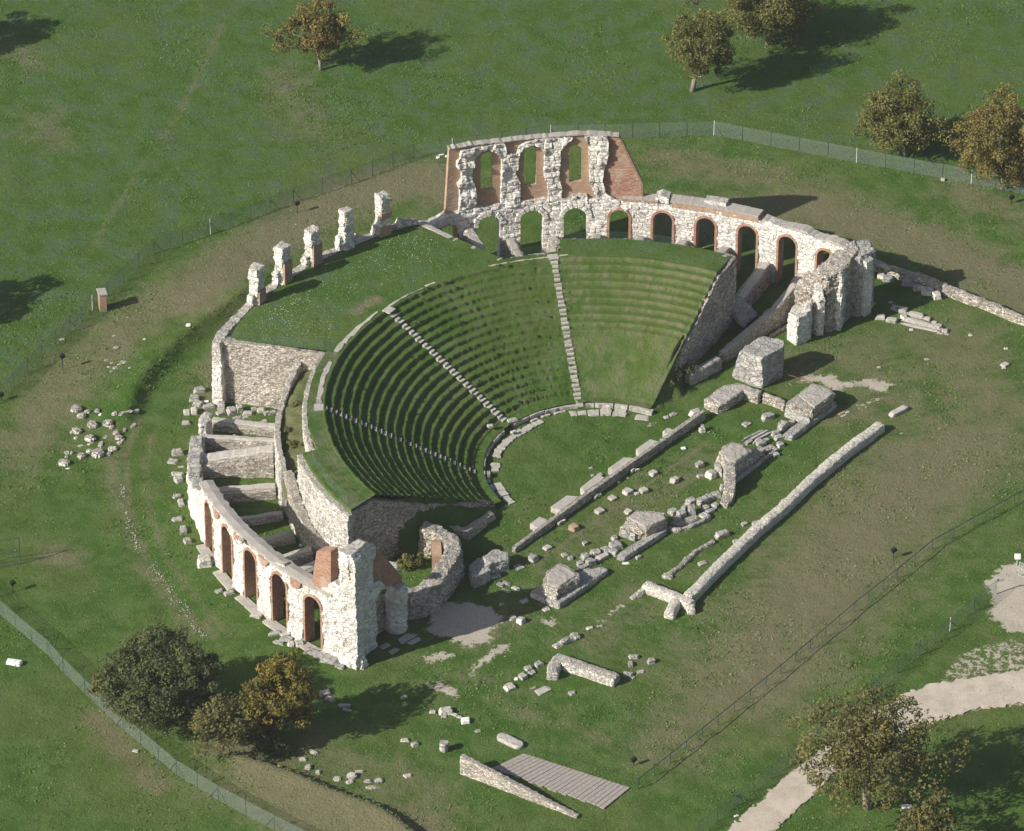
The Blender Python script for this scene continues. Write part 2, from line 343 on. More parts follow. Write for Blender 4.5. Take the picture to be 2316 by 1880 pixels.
def path_mat():
    m, t, b, o = mk('pale_gravel'); q = NT(t); P = q.n('ShaderNodeNewGeometry').outputs['Position']; n1 = q.noise(P, .5, 4); n2 = q.noise(P, 7, 5, .75); n3 = q.noise(P, 3.2, 6, .75)
    c = q.mix(q.smooth(n1, .35, .65), (.56, .49, .40), (.47, .41, .325)); c = q.mix(q.math('MULTIPLY', q.smooth(n2, .4, .75), .35), c, (.27, .23, .18)); c = q.mix(q.math('MULTIPLY', q.smooth(n3, .635, .66), .85), c, (.075, .10, .035)); c = q.mix(q.math('MULTIPLY', q.smooth(q.noise(P, 1.1, 5, .7), .5, .64), .4), c, (.33, .29, .23))
    t.links.new(c, b.inputs['Base Color']); bp = q.n('ShaderNodeBump', {'Height': n2, 'Distance': .04}); t.links.new(bp.outputs[0], b.inputs['Normal']); return m
M['path'] = path_mat()

# ------------------------------------------------------------------ ground
def VP(L, z=0): return [tuple(Z('V', x, y, z))[:2] for x, y in L]
BANK1 = VP([(560, 590), (500, 632), (430, 680), (375, 725), (320, 775), (285, 825), (262, 885)])
BANK2 = VP([(500, 1588), (600, 1628), (700, 1668), (790, 1702), (850, 1742), (930, 1800), (1010, 1870)])
def gz(X, Y):
    X = np.asarray(X, float); Y = np.asarray(Y, float); z = np.zeros(X.shape)
    for bank, hgt, wd, dec, side in ((BANK1, 1.0, 1.5, 4.0, 1), (BANK2, 1.05, .95, 3.0, 1)):
        d = np.full(X.shape, 1e9); sg = np.ones(X.shape); tt = np.zeros(X.shape); n = len(bank) - 1
        for i, ((x0, y0), (x1, y1)) in enumerate(zip(bank, bank[1:])):
            ex, ey = x1 - x0, y1 - y0; L = ex * ex + ey * ey; t0 = ((X - x0) * ex + (Y - y0) * ey) / L; t = np.clip(t0, 0, 1)
            dd = np.hypot(X - x0 - ex * t, Y - y0 - ey * t); s = np.sign((X - x0) * ey - (Y - y0) * ex); m = dd < d
            d = np.where(m, dd, d); sg = np.where(m, s, sg); tt = np.where(m, (i + np.clip(t0, -1.5 if i == 0 else 0, 2.5 if i == n - 1 else 1)) / n, tt)
        q = d * sg      # positive = right of the travelling direction (outer side)
        q = q if bank is BANK1 else q
        fade = np.clip(np.minimum(tt + .15, 1.15 - tt) * 4, 0, 1)
        prof = np.where(q > 0, np.exp(-q / dec), np.clip(1 + q / wd, 0, 1) ** 1.5)
        z = z + hgt * fade * prof
    return z
def axis(lo, hi, st, far):
    a = list(np.arange(lo, hi + st, st)); k = st; x = a[-1]
    while x < far: k *= 1.35; x += k; a.append(x)
    k = st; x = a[0]; pre = []
    while x > -far: k *= 1.35; x -= k; pre.append(x)
    return np.array(pre[::-1] + a)
gx = axis(-68, 52, .42, 3000); gy = axis(-58, 92, .42, 3000)
GX, GY = np.meshgrid(gx, gy, indexing='ij')
inner = (np.abs(GX) < 90) & (np.abs(GY) < 110)
GZ = np.where(inner, gz(GX, GY) + .05 * fbm(GX * .5, GY * .5, 0, 3) + .03 * vn(GX * 1.4, GY * 1.4, 0, 9), 0)
nx, ny = GX.shape; idx = np.arange(nx * ny).reshape(nx, ny)
F4 = np.stack([idx[:-1, :-1], idx[1:, :-1], idx[1:, 1:], idx[:-1, 1:]], -1).reshape(-1, 4)
me = bpy.data.meshes.new('ground'); me.vertices.add(nx * ny); me.vertices.foreach_set('co', np.stack([GX, GY, GZ], -1).ravel())
me.loops.add(F4.size); me.loops.foreach_set('vertex_index', F4.ravel()); me.polygons.add(len(F4)); me.polygons.foreach_set('loop_start', np.arange(0, F4.size, 4)); me.polygons.foreach_set('loop_total', [4] * len(F4))
me.update(calc_edges=True); me.validate(); me.polygons.foreach_set('use_smooth', [True] * len(F4)); me.materials.append(M['grass'])
def attr(me, name, arr): a = me.attributes.new(name, 'FLOAT', 'POINT'); a.data.foreach_set('value', np.asarray(arr, float).ravel())
DRY = [([(380, 640), (500, 540), (620, 470), (760, 400), (900, 370), (930, 400)], 48, .85), ([(1380, 330), (1600, 370)], 40, .55), ([(1440, 460), (1700, 430), (1950, 520), (2160, 620)], 55, .85),
       ([(1560, 1420), (1750, 1180), (1900, 1020), (2000, 940)], 95, .75), ([(1480, 1470), (1400, 1560)], 60, .55), ([(540, 1620), (700, 1720), (850, 1736)], 60, .75), ([(620, 1560), (900, 1650)], 50, .35),
       ([(60, 920), (150, 790), (250, 700), (330, 640)], 48, .6), ([(60, 900), (30, 960)], 50, .4), ([(1660, 770), (1800, 740), (1860, 830), (1780, 860)], 55, .45), ([(1990, 720), (2100, 950)], 80, .5),
       ([(1130, 1180), (1300, 1070), (1480, 960)], 32, .35), ([(170, 550), (300, 340), (380, 230), (470, 40)], 6, .32), ([(90, 250), (110, 290)], 40, .35), ([(20, 100), (60, 130)], 30, .4),
       ([(120, 1160), (140, 1165)], 25, .6), ([(1250, 1330), (1330, 1250)], 45, .35), ([(950, 1400), (1100, 1500)], 70, .15), ([(500, 700), (440, 780), (430, 850)], 25, .55), ([(600, 160), (640, 270)], 40, .35), ([(1950, 1480), (2139, 1380)], 40, .3),
       ([(460, 1560), (560, 1590)], 30, .7), ([(200, 1500), (330, 1640)], 22, .6), ([(240, 900), (235, 1000), (300, 1190), (400, 1320)], 12, .4), ([(2000, 400), (2139, 450)], 40, .5), ([(290, 880), (262, 950), (268, 1050), (298, 1150), (370, 1260), (450, 1330)], 5, .55), ([(330, 880), (302, 960), (308, 1050), (342, 1160), (410, 1250), (480, 1330)], 5, .4), ([(1130, 1170), (1475, 925)], 3.5, .7), ([(1290, 1120), (1470, 985)], 3.5, .5), ([(1080, 1480), (1300, 1560), (1420, 1480)], 14, .35), ([(1000, 1330), (1130, 1250)], 30, .45)]
dry = np.zeros(GX.shape)
for L, wd, a in DRY: dry = np.maximum(dry, a * 1.05 * np.exp(-(sd_line(GX, GY, VP(L)) / (wd / 14)) ** 2))
BARE = [('y1', [(-110, 800), (60, 755), (260, 765), (370, 795), (500, 880), (430, 960), (380, 1010), (410, 1060), (330, 1080), (190, 1115), (90, 1060), (0, 1030), (-140, 1000), (-90, 900)], .0),
        ('x4', [(20, 700), (120, 590), (280, 520), (440, 500), (640, 550), (620, 600), (560, 660), (430, 680), (330, 650), (230, 730), (150, 680)], -.08), ('x4', [(860, 910), (870, 820), (970, 720), (1080, 640), (1290, 500), (1300, 430), (1500, 400), (1430, 600), (1300, 560), (1250, 660), (1080, 700), (1080, 790), (950, 800), (920, 920)], .0),
        ('x4', [(150, 1040), (430, 1030), (580, 1100), (720, 1190), (640, 1300), (530, 1220), (380, 1170), (280, 1110)], .0), ('z8', [(960, 605), (1110, 570), (1120, 520), (1300, 530), (1380, 510), (1420, 570), (1500, 590), (1640, 550), (1750, 560), (1860, 600), (1800, 670), (1700, 660), (1600, 620), (1500, 640), (1380, 660), (1330, 640), (1250, 590)], -.06),
        ('y4', [(1740, 185), (1800, 160), (1850, 90), (1930, 80), (2100, 100), (2100, 520), (1880, 480), (1770, 380), (1800, 300)], .1), ('y4', [(1560, 620), (1700, 560), (1900, 520), (2100, 600), (2100, 760), (1700, 790), (1400, 830), (1450, 740)], -.26),
        ('y1', [(770, 910), (880, 880), (940, 930), (860, 965)], -.05), ('y1', [(1270, 905), (1440, 770), (1460, 785), (1290, 915)], -.02), ('y4', [(1000, 1050), (1200, 900), (1400, 820), (1400, 870), (1100, 1020)], -.1), ('z8', [(1560, 770), (1750, 700), (1780, 720), (1580, 820)], -.12), ('z7', [(940, 400), (1000, 360), (1050, 380), (970, 410)], -.1)]
BARE.append(('y4', [(2150, 725), (1973, 730), (1700, 765), (1400, 815), (1200, 890), (1000, 1010), (750, 1190), (520, 1360), (320, 1550), (100, 1750), (-150, 1980), (200, 2000), (410, 1760), (570, 1600), (750, 1440), (960, 1270), (1210, 1130), (1510, 1035), (1700, 980), (1973, 950), (2150, 925)], -.12))
bare = np.zeros(GX.shape)
for n, L, off in BARE:
    d = sd_poly(GX, GY, [tuple(Z(n, x, y))[:2] for x, y in L]); bare = np.maximum(bare, np.clip(.5 + d * .42, 0, .74) + off)
FENCE_TL = [('V', 0, 844), ('V', 58, 780), ('V', 146, 695), ('V', 193, 651), ('V', 322, 531), ('V', 440, 490), ('V', 566, 442), ('V', 613, 423), ('V', 734, 384), ('V', 864, 332), ('V', 945, 320), ('V', 1150, 292), ('V', 1491, 283), ('V', 1789, 340), ('V', 2029, 384), ('V', 2180, 415)]
fb = [tuple(Z(*p))[:2] for p in FENCE_TL]
bare = np.maximum(bare, .42 * np.exp(-(sd_line(GX, GY, fb[4:]) / .28) ** 2))
far_side = np.where(sd_poly(GX, GY, fb + [(200, 60), (200, 400), (-300, 400), (-300, -20)]) > 0, 1.0, 0.0)
attr(me, 'dry', dry); attr(me, 'bare', bare); attr(me, 'blue', np.clip(far_side + .15, 0, 1))
g = put('ground', me); tag(g, 'green and dry grass field around the ruins', None, None, 'structure')

def flat(name, px, z, mat, st=.25, jag=.12, thick=.05):
    P = [tuple(Z(n, x, y))[:2] for n, x, y in px]; xs = [p[0] for p in P]; ys = [p[1] for p in P]
    f = lambda X, Y: sd_poly(X, Y, P) + jag * vn(X * 1.5, Y * 1.5, 0, 2) + jag * .8 * vn(X * 4, Y * 4, 0, 4) + jag * .6 * vn(X * 9, Y * 9, 0, 6)
    return sheet(name, f, (min(xs) - .5, max(xs) + .5, min(ys) - .5, max(ys) + .5), st, lambda a, b, t: (a, b, a * 0 + z + .02 * vn(a, b) * (1 - t) - thick * t), mat, None)
p = flat('path', [('y4', x, y) for x, y in [(2150, 735), (1973, 740), (1700, 775), (1400, 825), (1200, 900), (1000, 1020), (750, 1200), (520, 1370), (320, 1560), (100, 1760), (-150, 1990), (200, 1990), (400, 1750), (560, 1590), (740, 1430), (950, 1260), (1200, 1120), (1500, 1025), (1700, 970), (1973, 940), (2150, 915)]], .09, M['path'], .22, .22, .15)
tag(p, 'pale gravel track curving round the lower right corner', None, None, 'structure')

# ================================================================== THEATRE
ROWS, RI, RO = 17, 10.7, 23.4
def th_end(r): return 213.2 + (r - 10.8) / 15.5 * 4.5
def terr(r, th, rough=True):
    r = np.asarray(r, float); th = np.asarray(th, float)
    f = (r - RI) / (RO - RI) * ROWS + .07 * vn(th * 1.1, r * .7, 0, 14) + .05 * vn(th * 3.3, r * .9, 0, 15); k = np.floor(f); u = f - k
    lin = .55 + (r - RI) * (6.45 / (RO - RI))
    stp = .55 + (k + np.clip((u - .60) / .20, 0, 1)) * (6.45 / ROWS) + .06
    A = np.where(th > 99.4, 1.0, np.where(r > 16.6, .85, .06)); A = A * (1 - .22 * np.clip(vn(th * .35, r * .5, 0, 4), 0, 1) * (th < 141))
    z = lin * (1 - A) + stp * A; z = np.where(r > RO, 7.0, z); z = np.where(r < RI, .5, z)
    out = 7.0 - np.clip((r - RO) / 10.5, 0, 1) * .85
    z = np.where((r > RO) & (th > 100), out, z)
    if rough: z = z + .03 * fbm(r * .9, th * .3, 0, 5) + .015 * vn(r * 4, th * 1.6, 0, 6)
    return z
cav = thing('theatre_seating', 'curved bank of grassed seating terraces with three stone stairways facing the lawn', 'seating bank', (0, 0, 0))
P_SLOT0, P_SLOT1 = pol(24.5, 109.8), pol(34.5, 117.3)
def rim(th):
    if th < 97.5: return 26.5
    if th < 109.8: return 24.5
    if th < 117.3:   # straight edge of the slot
        a, b = P_SLOT0, P_SLOT1; d = pol(1, th); den = d.x * (b.y - a.y) - d.y * (b.x - a.x); return (a.x * (b.y - a.y) - a.y * (b.x - a.x)) / den
    if th < 161.2: return 34.15
    if th < 196.8: return 24.75
    return 26.05
def polar_strip(name, th0, th1, dth, r0, rimf, dr, mat, parent, endf=None):
    ths = np.linspace(th0, th1, max(2, round((th1 - th0) / dth) + 1)); V = []; F = []; nr = int((max(rimf(t) for t in ths) - r0) / dr) + 2; dryv = []; barev = []
    for i, t in enumerate(ths):
        rr = np.minimum(r0 + dr * np.arange(nr), rimf(t)); tt = np.full(nr, float(t))
        if endf is not None and i == len(ths) - 1: tt = endf(rr)
        elif endf is not None: tt = tt * 1.0 + (endf(rr) - th1) * max(0, (t - (th1 - 12)) / 12)
        zz = terr(rr, tt); a = np.radians(tt)
        for r_, z_, a_, t_ in zip(rr, zz, a, tt): V.append((r_ * math.cos(a_), r_ * math.sin(a_), z_)); dryv.append((r_, t_))
        V.append((rr[-1] * math.cos(a[-1]), rr[-1] * math.sin(a[-1]), zz[-1] - .5)); dryv.append((rr[-1], t))
    n = nr + 1
    for i in range(len(ths) - 1):
        for j in range(nr):
            if j < nr - 1 and math.hypot(*V[i * n + j][:2]) >= rimf(ths[i]) - 1e-4 and math.hypot(*V[(i + 1) * n + j][:2]) >= rimf(ths[i + 1]) - 1e-4: continue
            F.append((i * n + j, i * n + j + 1, (i + 1) * n + j + 1, (i + 1) * n + j))
    me = base_mesh(name, V, F, mat, True); r_, t_ = np.array(dryv).T
    f = (r_ - RI) / (RO - RI) * ROWS; u = f - np.floor(f)
    ris = np.clip(1 - np.abs(u - .78) / .2, 0, 1) * (r_ < RO) * (r_ > RI) * np.where((t_ < 99) & (r_ < 16.6), 0, 1)     # bare earth showing on the little risers
    d = .42 * ris + np.where((t_ < 99) & (r_ < 17), .35, 0) + np.where((t_ < 99) & (r_ >= 17), .12 + .1 * ris, 0) + .75 * np.exp(-((r_ - 25.4) / .7) ** 2) * (t_ > 138) * (t_ < 147) + .35 * (t_ > 161.2) * (r_ > RO) + .3 * (r_ > 33.6)
    attr(me, 'dry', d); b = .62 * np.exp(-((r_ - 23.75) / .22) ** 2) * (t_ > 96) * (t_ < 114) + .42 * np.exp(-((r_ - 23.9) / .5) ** 2) * (t_ > 150) * (t_ < 180)
    wh = .18 * ris * (hsh(np.floor(t_ * 1.3), np.floor(f), 3) > .72) * (t_ > 63) * (t_ < 141)
    attr(me, 'bare', b + wh); attr(me, 'blue', .5 * (r_ > 24) + .25); return put(name, me, parent)
polar_strip('grass_terraces', 63.2, 97.5, .4, 9.9, rim, .06, M['turf'], cav)
polar_strip('grass_terraces', 97.5, 109.8, .4, 9.9, lambda t: 24.5, .06, M['turf'], cav)
polar_strip('grass_terraces', 109.8, 117.25, .4, 9.9, lambda t: min(rim(max(t, 109.81)), 34.15), .06, M['turf'], cav)
polar_strip('grass_terraces', 117.25, 161.1, .4, 9.9, lambda t: 34.15, .06, M['turf'], cav)
polar_strip('grass_terraces', 161.1, 196.8, .4, 9.9, lambda t: 24.75, .06, M['turf'], cav)
polar_strip('grass_terraces', 196.8, 217.7, .4, 9.9, lambda t: 26.05, .06, M['turf'], cav, lambda r: 213.2 + (r - 10.8) / 15.5 * 4.5)
# stairways, one mesh per step
for top_, bot_, shade_dk in (((-3.82, 22.9), (-1.55, 9.45), 0), ((-17.88, 14.2), (-7.75, 6.6), 0), ((-23.4, -.95), (-9.2, -1.1), 1)):
    T_, B_ = Vector((*top_, 6.95)), Vector((*bot_, .42)); N = 34; hv = Vector((T_.x - B_.x, T_.y - B_.y, 0)); a = math.atan2(hv.y, hv.x); rad = hv.normalized(); tan = Vector((-rad.y, rad.x, 0)); V = []
    B2 = B_.lerp(T_, .09)
    for q in (B2, T_):
        for s in (-.31, .31):
            for dz in (-.7, -.22): p_ = q + tan * s; V.append((p_.x, p_.y, p_.z + dz - (.45 if q is B2 else 0)))
    stw = obj('stairway', V, [(0, 1, 3, 2), (4, 6, 7, 5), (0, 4, 5, 1), (2, 3, 7, 6), (1, 5, 7, 3), (0, 2, 6, 4)], M['cement'], cav)
    for k in range(N):
        q = B_.lerp(T_, (k + .5) / N); z_ = float(terr(math.hypot(q.x, q.y), 150, False)); z_ = max(.40, .55 + (math.hypot(q.x, q.y) - RI) * (6.45 / (RO - RI))); m = MB()
        m.box((q.x + R.uniform(-.02, .02), q.y, z_ - .05), ((.24 if shade_dk else .31) + R.uniform(-.03, .03), .58 + R.uniform(-.09, .09), .26), a + R.uniform(-.07, .07), R.uniform(-.05, .05)); m.build('step', M['limegrey' if shade_dk else 'slab'], stw)  # left stair: shade of its sun-averted steps put into a darker stone colour
    q = T_ + rad * .4; m = MB(); m.box((q.x, q.y, 6.99), (.8, .9, .12), a + .02); m.build('landing_slab', M['slab'], cav)
# kerb rings at the foot of the seats
def ring_stone(name, r0, r1, t0, t1, z0, z1, mat, parent, jit=.05):
    n = max(2, int((t1 - t0) / 2) + 2); V = []; F = []
    for i in range(n):
        t = t0 + (t1 - t0) * i / (n - 1); ja, jb = R.uniform(-jit, jit), R.uniform(-jit, jit)
        V += [pol(r0 + ja, t, z0), pol(r0 + ja, t, z1 + R.uniform(-.02, .02)), pol(r1 + jb, t, z1 + R.uniform(-.02, .02)), pol(r1 + jb, t, z0)]
    for i in range(n - 1):
        a, b = i * 4, i * 4 + 4; F += [(a, a + 1, b + 1, b), (a + 1, a + 2, b + 2, b + 1), (a + 2, a + 3, b + 3, b + 2)]
    F += [(0, 3, 2, 1), (n * 4 - 4, n * 4 - 3, n * 4 - 2, n * 4 - 1)]; return obj(name, V, F, mat, parent)
kerb = thing('orchestra_kerb', 'curved kerb and paving of pale stone slabs edging the round lawn below the seats', 'kerb', (0, 0, 0))
t = 61.5
for t0, t1 in ((61.5, 74), (74.8, 81.5), (82.2, 91.5), (92, 98), (100.5, 108), (108.3, 118), (118.4, 127), (127.5, 138), (146, 157), (158, 170), (171, 180), (185, 195), (197, 208)):
    ring_stone('kerb_stone', 9.75, 10.15, t0, t1, -.1, .38 + R.uniform(-.05, .05), M['slab'], kerb)
t = 74.0
while t < 212:
    wd = R.uniform(4, 9); 
    if R.random() < .87: ring_stone('paving_slab', 8.62 + R.uniform(-.12, .1), 9.3 + R.uniform(-.15, .12), t, t + wd - .7, -.1, .07 + R.uniform(0, .07), M['slab'], kerb, .09)
    if R.random() < .35: ring_stone('paving_slab', 9.38, 9.62, t + 1, t + wd - 1.5, -.1, .12, M['slab'], kerb, .04)
    t += wd

t = 127.0
while t < 181.5:
    wd = R.uniform(2.2, 4.5)
    if not (139.8 < t < 142 or 158.5 < t < 163): wdt = .2 if t < 140 else (.5 if t < 157 else .55); ring_stone('rim_edging', 23.62 + R.uniform(-.06, .06), 23.62 + wdt * .8 + R.uniform(-.12, .06), t, min(t + wd - .2, 182), 6.8, 7.02 + R.uniform(-.02, .02), M['slab'], cav, .08)
    t += wd
# orchestra lawn: a slightly raised disc of turf is part of the ground sheet; walls of the bank
def wall_arc(name, r, t0, t1, topf, thick, mat, parent, z0=-.1, out=True, ch=.3, bw=.45, amp=.08, joint=.06, st=.14, seed=1, rough=.05, zb=None):
    s0, s1 = math.radians(t0) * r, math.radians(t1) * r
    sgn = -1 if out else 1
    def sdf(S, Q): return np.minimum(np.minimum(topf(np.degrees(S / r)) + .10 * fbm(S * 1.3, S * 0 + seed, 0, seed) - Q, Q - z0), np.minimum(S - s0, s1 - S))
    def pos(s, z, t): rr = r + sgn * thick * t; a = s / r; return rr * np.cos(a), rr * np.sin(a), z
    dp = lambda s, z: ash(s, z, ch, bw, seed, amp, joint) + rough * fbm(s * 2, z * 2, 0, seed)
    return sheet(name, sdf, (s0 - .2, s1 + .2, z0 - .2, 9.5), st, pos, mat, parent, dp, dp)
K = lambda v: (lambda th: np.interp(th, [a for a, b in v], [b for a, b in v]))
wall_arc('retaining_wall', 26.65, 62.4, 98, K([(62, 6.9), (98, 6.9)]), .6, M['rubble'], cav, seed=2)
wall_arc('retaining_wall', 24.65, 98, 110.5, K([(90, 6.85), (120, 6.85)]), .6, M['rubble'], cav, seed=3)
wall_arc('retaining_wall', 25.2, 161, 196.6, K([(160, 6.7), (175, 6.55), (196.6, 6.45)]), .42, M['rubblewhite'], cav, z0=3, seed=4)
wall_arc('retaining_wall', 26.55, 196.6, 218, K([(196, 6.55), (205, 6.4), (218, 6.45)]), .55, M['rubblewhite'], cav, seed=5, amp=.10, joint=.06)
# earth-filled ring passage between the two curved walls
ths = np.arange(160, 197.1, .6); V = []; F = []
for t in ths:
    for r_ in np.linspace(24.9, 27.6, 10): V.append(tuple(pol(r_, t, 4.6 - .55 * max(0, (r_ - 26.3)) + .12 * float(fbm(r_ * 1.5, t * .8, 0, 2)) - max(0, (t - 190)) * .25)))
for i in range(len(ths) - 1):
    for j in range(9): F.append((i * 10 + j, i * 10 + j + 1, i * 10 + j + 11, i * 10 + j + 10))
me = base_mesh('passage_fill', V, F, M['turf'], True); attr(me, 'dry', [.6] * len(V)); attr(me, 'bare', [.22] * len(V)); attr(me, 'blue', [0] * len(V)); put('passage_fill', me, cav)
wall_arc('outer_passage_wall', 27.6, 160.5, 193.5, K([(160, 5.3), (164, 5.0), (168, 4.6), (174, 4.4), (180, 4.7), (186, 5.0), (190, 4.9), (193.5, 4.6)]), .5, M['rubblewhite'], cav, seed=6)
wall_arc('outer_passage_wall', 27.35, 193.5, 219, K([(193, 4.3), (197, 4.0), (200, 3.0), (205, 2.2), (210, 1.9), (219, 1.6)]), .75, M['rubble'], cav, seed=7)
def plane_wall(name, A, B, top, thick, mat, parent, z0=-.1, st=.14, seed=1, ch=.3, bw=.45, amp=.07, joint=.05, sdf=None, L0=0, rough=.05, jag=.1):
    A, B = Vector(A[:2]), Vector(B[:2]); L = (B - A).length; d = (B - A) / L; nrm = Vector((d.y, -d.x))
    if sdf is None: sdf = lambda S, Q: np.minimum(np.minimum(top(S) + jag * fbm(S * 1.3, S * 0 + seed, 0, seed) - Q, Q - z0), np.minimum(S - L0, L - S))
    def pos(s, z, t): return A.x + d.x * s + nrm.x * (-thick * t), A.y + d.y * s + nrm.y * (-thick * t), z
    dp = lambda s, z: ash(s, z, ch, bw, seed, amp, joint) + rough * fbm(s * 2, z * 2, 0, seed)
    return sheet(name, sdf, (L0 - .3, L + .3, z0 - .2, 14), st, pos, mat, parent, dp, dp)
# platform west wall (straight, small coursed stone) with white cut-stone pier at its outer end
plane_wall('platform_wall', pol(34.5, 162.2), pol(25.0, 160.6), K([(0, 6.3), (2.5, 6.25), (9.6, 6.35)]), .8, M['smallst'], cav, seed=8, ch=.16, bw=.3, amp=.05, joint=.03)
a = pol(34.9, 163.0); rock('corner_pier', [[*(Vector((x, y, z)) for x, y, z in ((a.x - .15, a.y - .35, -.1), (a.x + .8, a.y - .6, -.1), (a.x + 1.1, a.y + .6, -.1), (a.x - .2, a.y + .6, -.1), (a.x - .05, a.y - .3, 3.9), (a.x + .75, a.y - .55, 3.9), (a.x + 1.0, a.y + .6, 4.8), (a.x + .1, a.y + .6, 4.8)))]], M['lime'], cav, ang=75, ch=.75, bw=1.4, amp=.05, joint=.07, seed=3)
# end walls of the seating bank
E1a, E1b = pol(26.4, 217.6), pol(10.6, 213.3)
Lw = (E1a - E1b).length
def topL(S): f = S / Lw; return np.interp(f, [0, .05, .17, .5, 1], [6.3, 6.3, 6.6, 3.9, .5]) * 1.0
plane_wall('end_wall', E1a, E1b, lambda S: topL(S) + .05, .7, M['rubble'], cav, seed=9)
E2a, E2b = pol(10.3, 62.9), pol(26.7, 62.4)
plane_wall('end_wall', E2a, E2b, K([(0, .2), (3.4, .7), (5.2, 2.6), (13, 6.8), (16.6, 7.0)]), .55, M['rubble'], cav, seed=10)

# grassed slopes where the ends of the bank have slumped
def slump(A, B, hA, hB, side, run, seed):
    A, B = Vector((A.x, A.y)), Vector((B.x, B.y)); d = (B - A).normalized(); nn = Vector((d.y, -d.x)) * side; V = []; F = []; n, m_ = 40, 14
    for i in range(n + 1):
        f = i / n; p_ = A.lerp(B, f); hh = 1.18 * float(np.interp(f, [k / (len(hA) - 1) for k in range(len(hA))], hA)); rn = run * (.35 + .65 * math.sin(math.pi * min(1, f * .8 + .2))) * (1 + .25 * float(vn(f * 6, seed)))
        for j in range(m_ + 1):
            g_ = j / m_; q = p_ + nn * (rn * g_ - .5); z = hh * (1 - g_) ** 1.25 - .08 + .16 * float(fbm(q.x * 1.2, q.y * 1.2, 0, seed)) * (0 if j == 0 else 1); V.append((q.x, q.y, z))
    for i in range(n):
        for j in range(m_): a_ = i * (m_ + 1) + j; F.append((a_, a_ + 1, a_ + m_ + 2, a_ + m_ + 1))
    me = base_mesh('grass_slope', V, F, M['turf'], True); attr(me, 'dry', [.35] * len(V)); attr(me, 'bare', [.12] * len(V)); attr(me, 'blue', [0] * len(V)); put('grass_slope', me, cav)
slump(E1b, E1b.lerp(E1a, .66), [.5, 1.6, 2.9, 3.9, 4.6], None, -1, 2.6, 3)
slump(E2a, E2a.lerp(E2b, .42), [.3, .9, 1.8, 3.0, 3.4], None, 1, 1.9, 5)
# ------------------------------------------------------------------ arcades
STEP = 6.612; TL0 = 201.33; TR0 = 106.27
def ring_sdf(c, r_in, r_out, z0, zc_in):
    return lambda S, Q: np.minimum(sd_arch(S, Q, c, r_out, z0, zc_in + (r_out - r_in)), -sd_arch(S, Q, c, r_in, z0 - 1, zc_in))
def polyS(n, pts, rad, lo, hi): return [on_cyl(n, x, y, rad, lo, hi) for x, y in pts]
# west arcade ------------------------------------------------------
wa = thing('west_arcade', 'curved white limestone arcade with five brick-lined arches next to the corner tower', 'arcade', pol(35, 214, 0))
RW = 35.0
arW = [math.radians(TL0 + i * STEP) * RW for i in range(5)]
s0, s1 = math.radians(197.6) * RW, math.radians(235.6) * RW
towerS = polyS('z5', [(1085, 640), (1130, 628), (1180, 605), (1213, 640), (1216, 560), (1222, 435), (1292, 425), (1300, 1200)], 34.9, 4, 11.5)
towerS = [(s, z) for s, z in towerS[:-1]] + [(s1 - .25, 10.6), (s1 - .1, -.2), (arW[4] + 1.1, -.2)]
crown = lambda i: [5.05, 5.2, 5.25, 5.15, 5.0][i]
topW = lambda S: np.interp(S, [s0, arW[0], arW[1], arW[2], arW[3], arW[4], arW[4] + 2], [5.75, 5.95, 6.1, 6.15, 6.1, 6.1, 6.3])
def sdW(S, Q):
    body = np.minimum(np.minimum(topW(S) + .05 * vn(S * 1.5, S * 0) - Q, Q + .15), np.minimum(S - s0, arW[4] + 3.0 - S))
    body = np.maximum(body, sd_poly(S, Q, towerS) + .06 * vn(S * 3, Q * 3))
    for i, c in enumerate(arW): body = np.minimum(body, -sd_arch(S, Q, c, 1.10, -1, crown(i) + .14) + .03 * vn(S * 3, Q * 3))
    return body
posW = lambda s, z, t: ((RW - 1.0 * t) * np.cos(s / RW), (RW - 1.0 * t) * np.sin(s / RW), z)
bulge = lambda s, z: ash(s, z, .45, .75, 21, .15, .05) + .10 * fbm(s * 1.1, z * 1.1, 0, 3) + .12 * np.clip(1.2 - z, 0, 1)
sheet('arcade_wall', sdW, (s0 - .2, s1 + .1, -.3, 12), .115, posW, M['lime'], wa, bulge, lambda s, z: ash(s, z, .3, .5, 5, .1, .06))
for i, c in enumerate(arW):
    cr = crown(i); posr = lambda s, z, t: ((RW + .04 - 1.1 * t) * np.cos(s / RW), (RW + .04 - 1.1 * t) * np.sin(s / RW), z)
    sheet('brick_arch', ring_sdf(c, .88, 1.11, -.1, cr + .08), (c - 1.4, c + 1.4, -.2, cr + .6), .1, posr, M['brick'], wa)
    m = MB(); q = pol(35.25, math.degrees(c / RW)); m.box((q.x, q.y, .04), (.9, 2.9, .22), c / RW + .01); m.build('sill_slab', M['slab'], wa)
for i in range(4):        # brick patches between the arches
    c = (arW[i] + arW[i + 1]) / 2; cc = c + .1; pp = [(cc - .7, 5.85), (cc - .5, 5.3), (cc - .2, 5.0), (cc + .2, 5.2), (cc + .55, 5.5), (cc + .75, 5.9)]
    sheet('brick_patch', lambda S, Q: sd_poly(S, Q, pp) + .09 * vn(S * 4, Q * 4, 0, i), (cc - 1.2, cc + 1.2, 4, 6.3), .1, lambda s, z, t: ((RW + .14 - .4 * t) * np.cos(s / RW), (RW + .14 - .4 * t) * np.sin(s / RW), z), M['brick'], wa)
V = []; F = []; n = 60       # cement coping
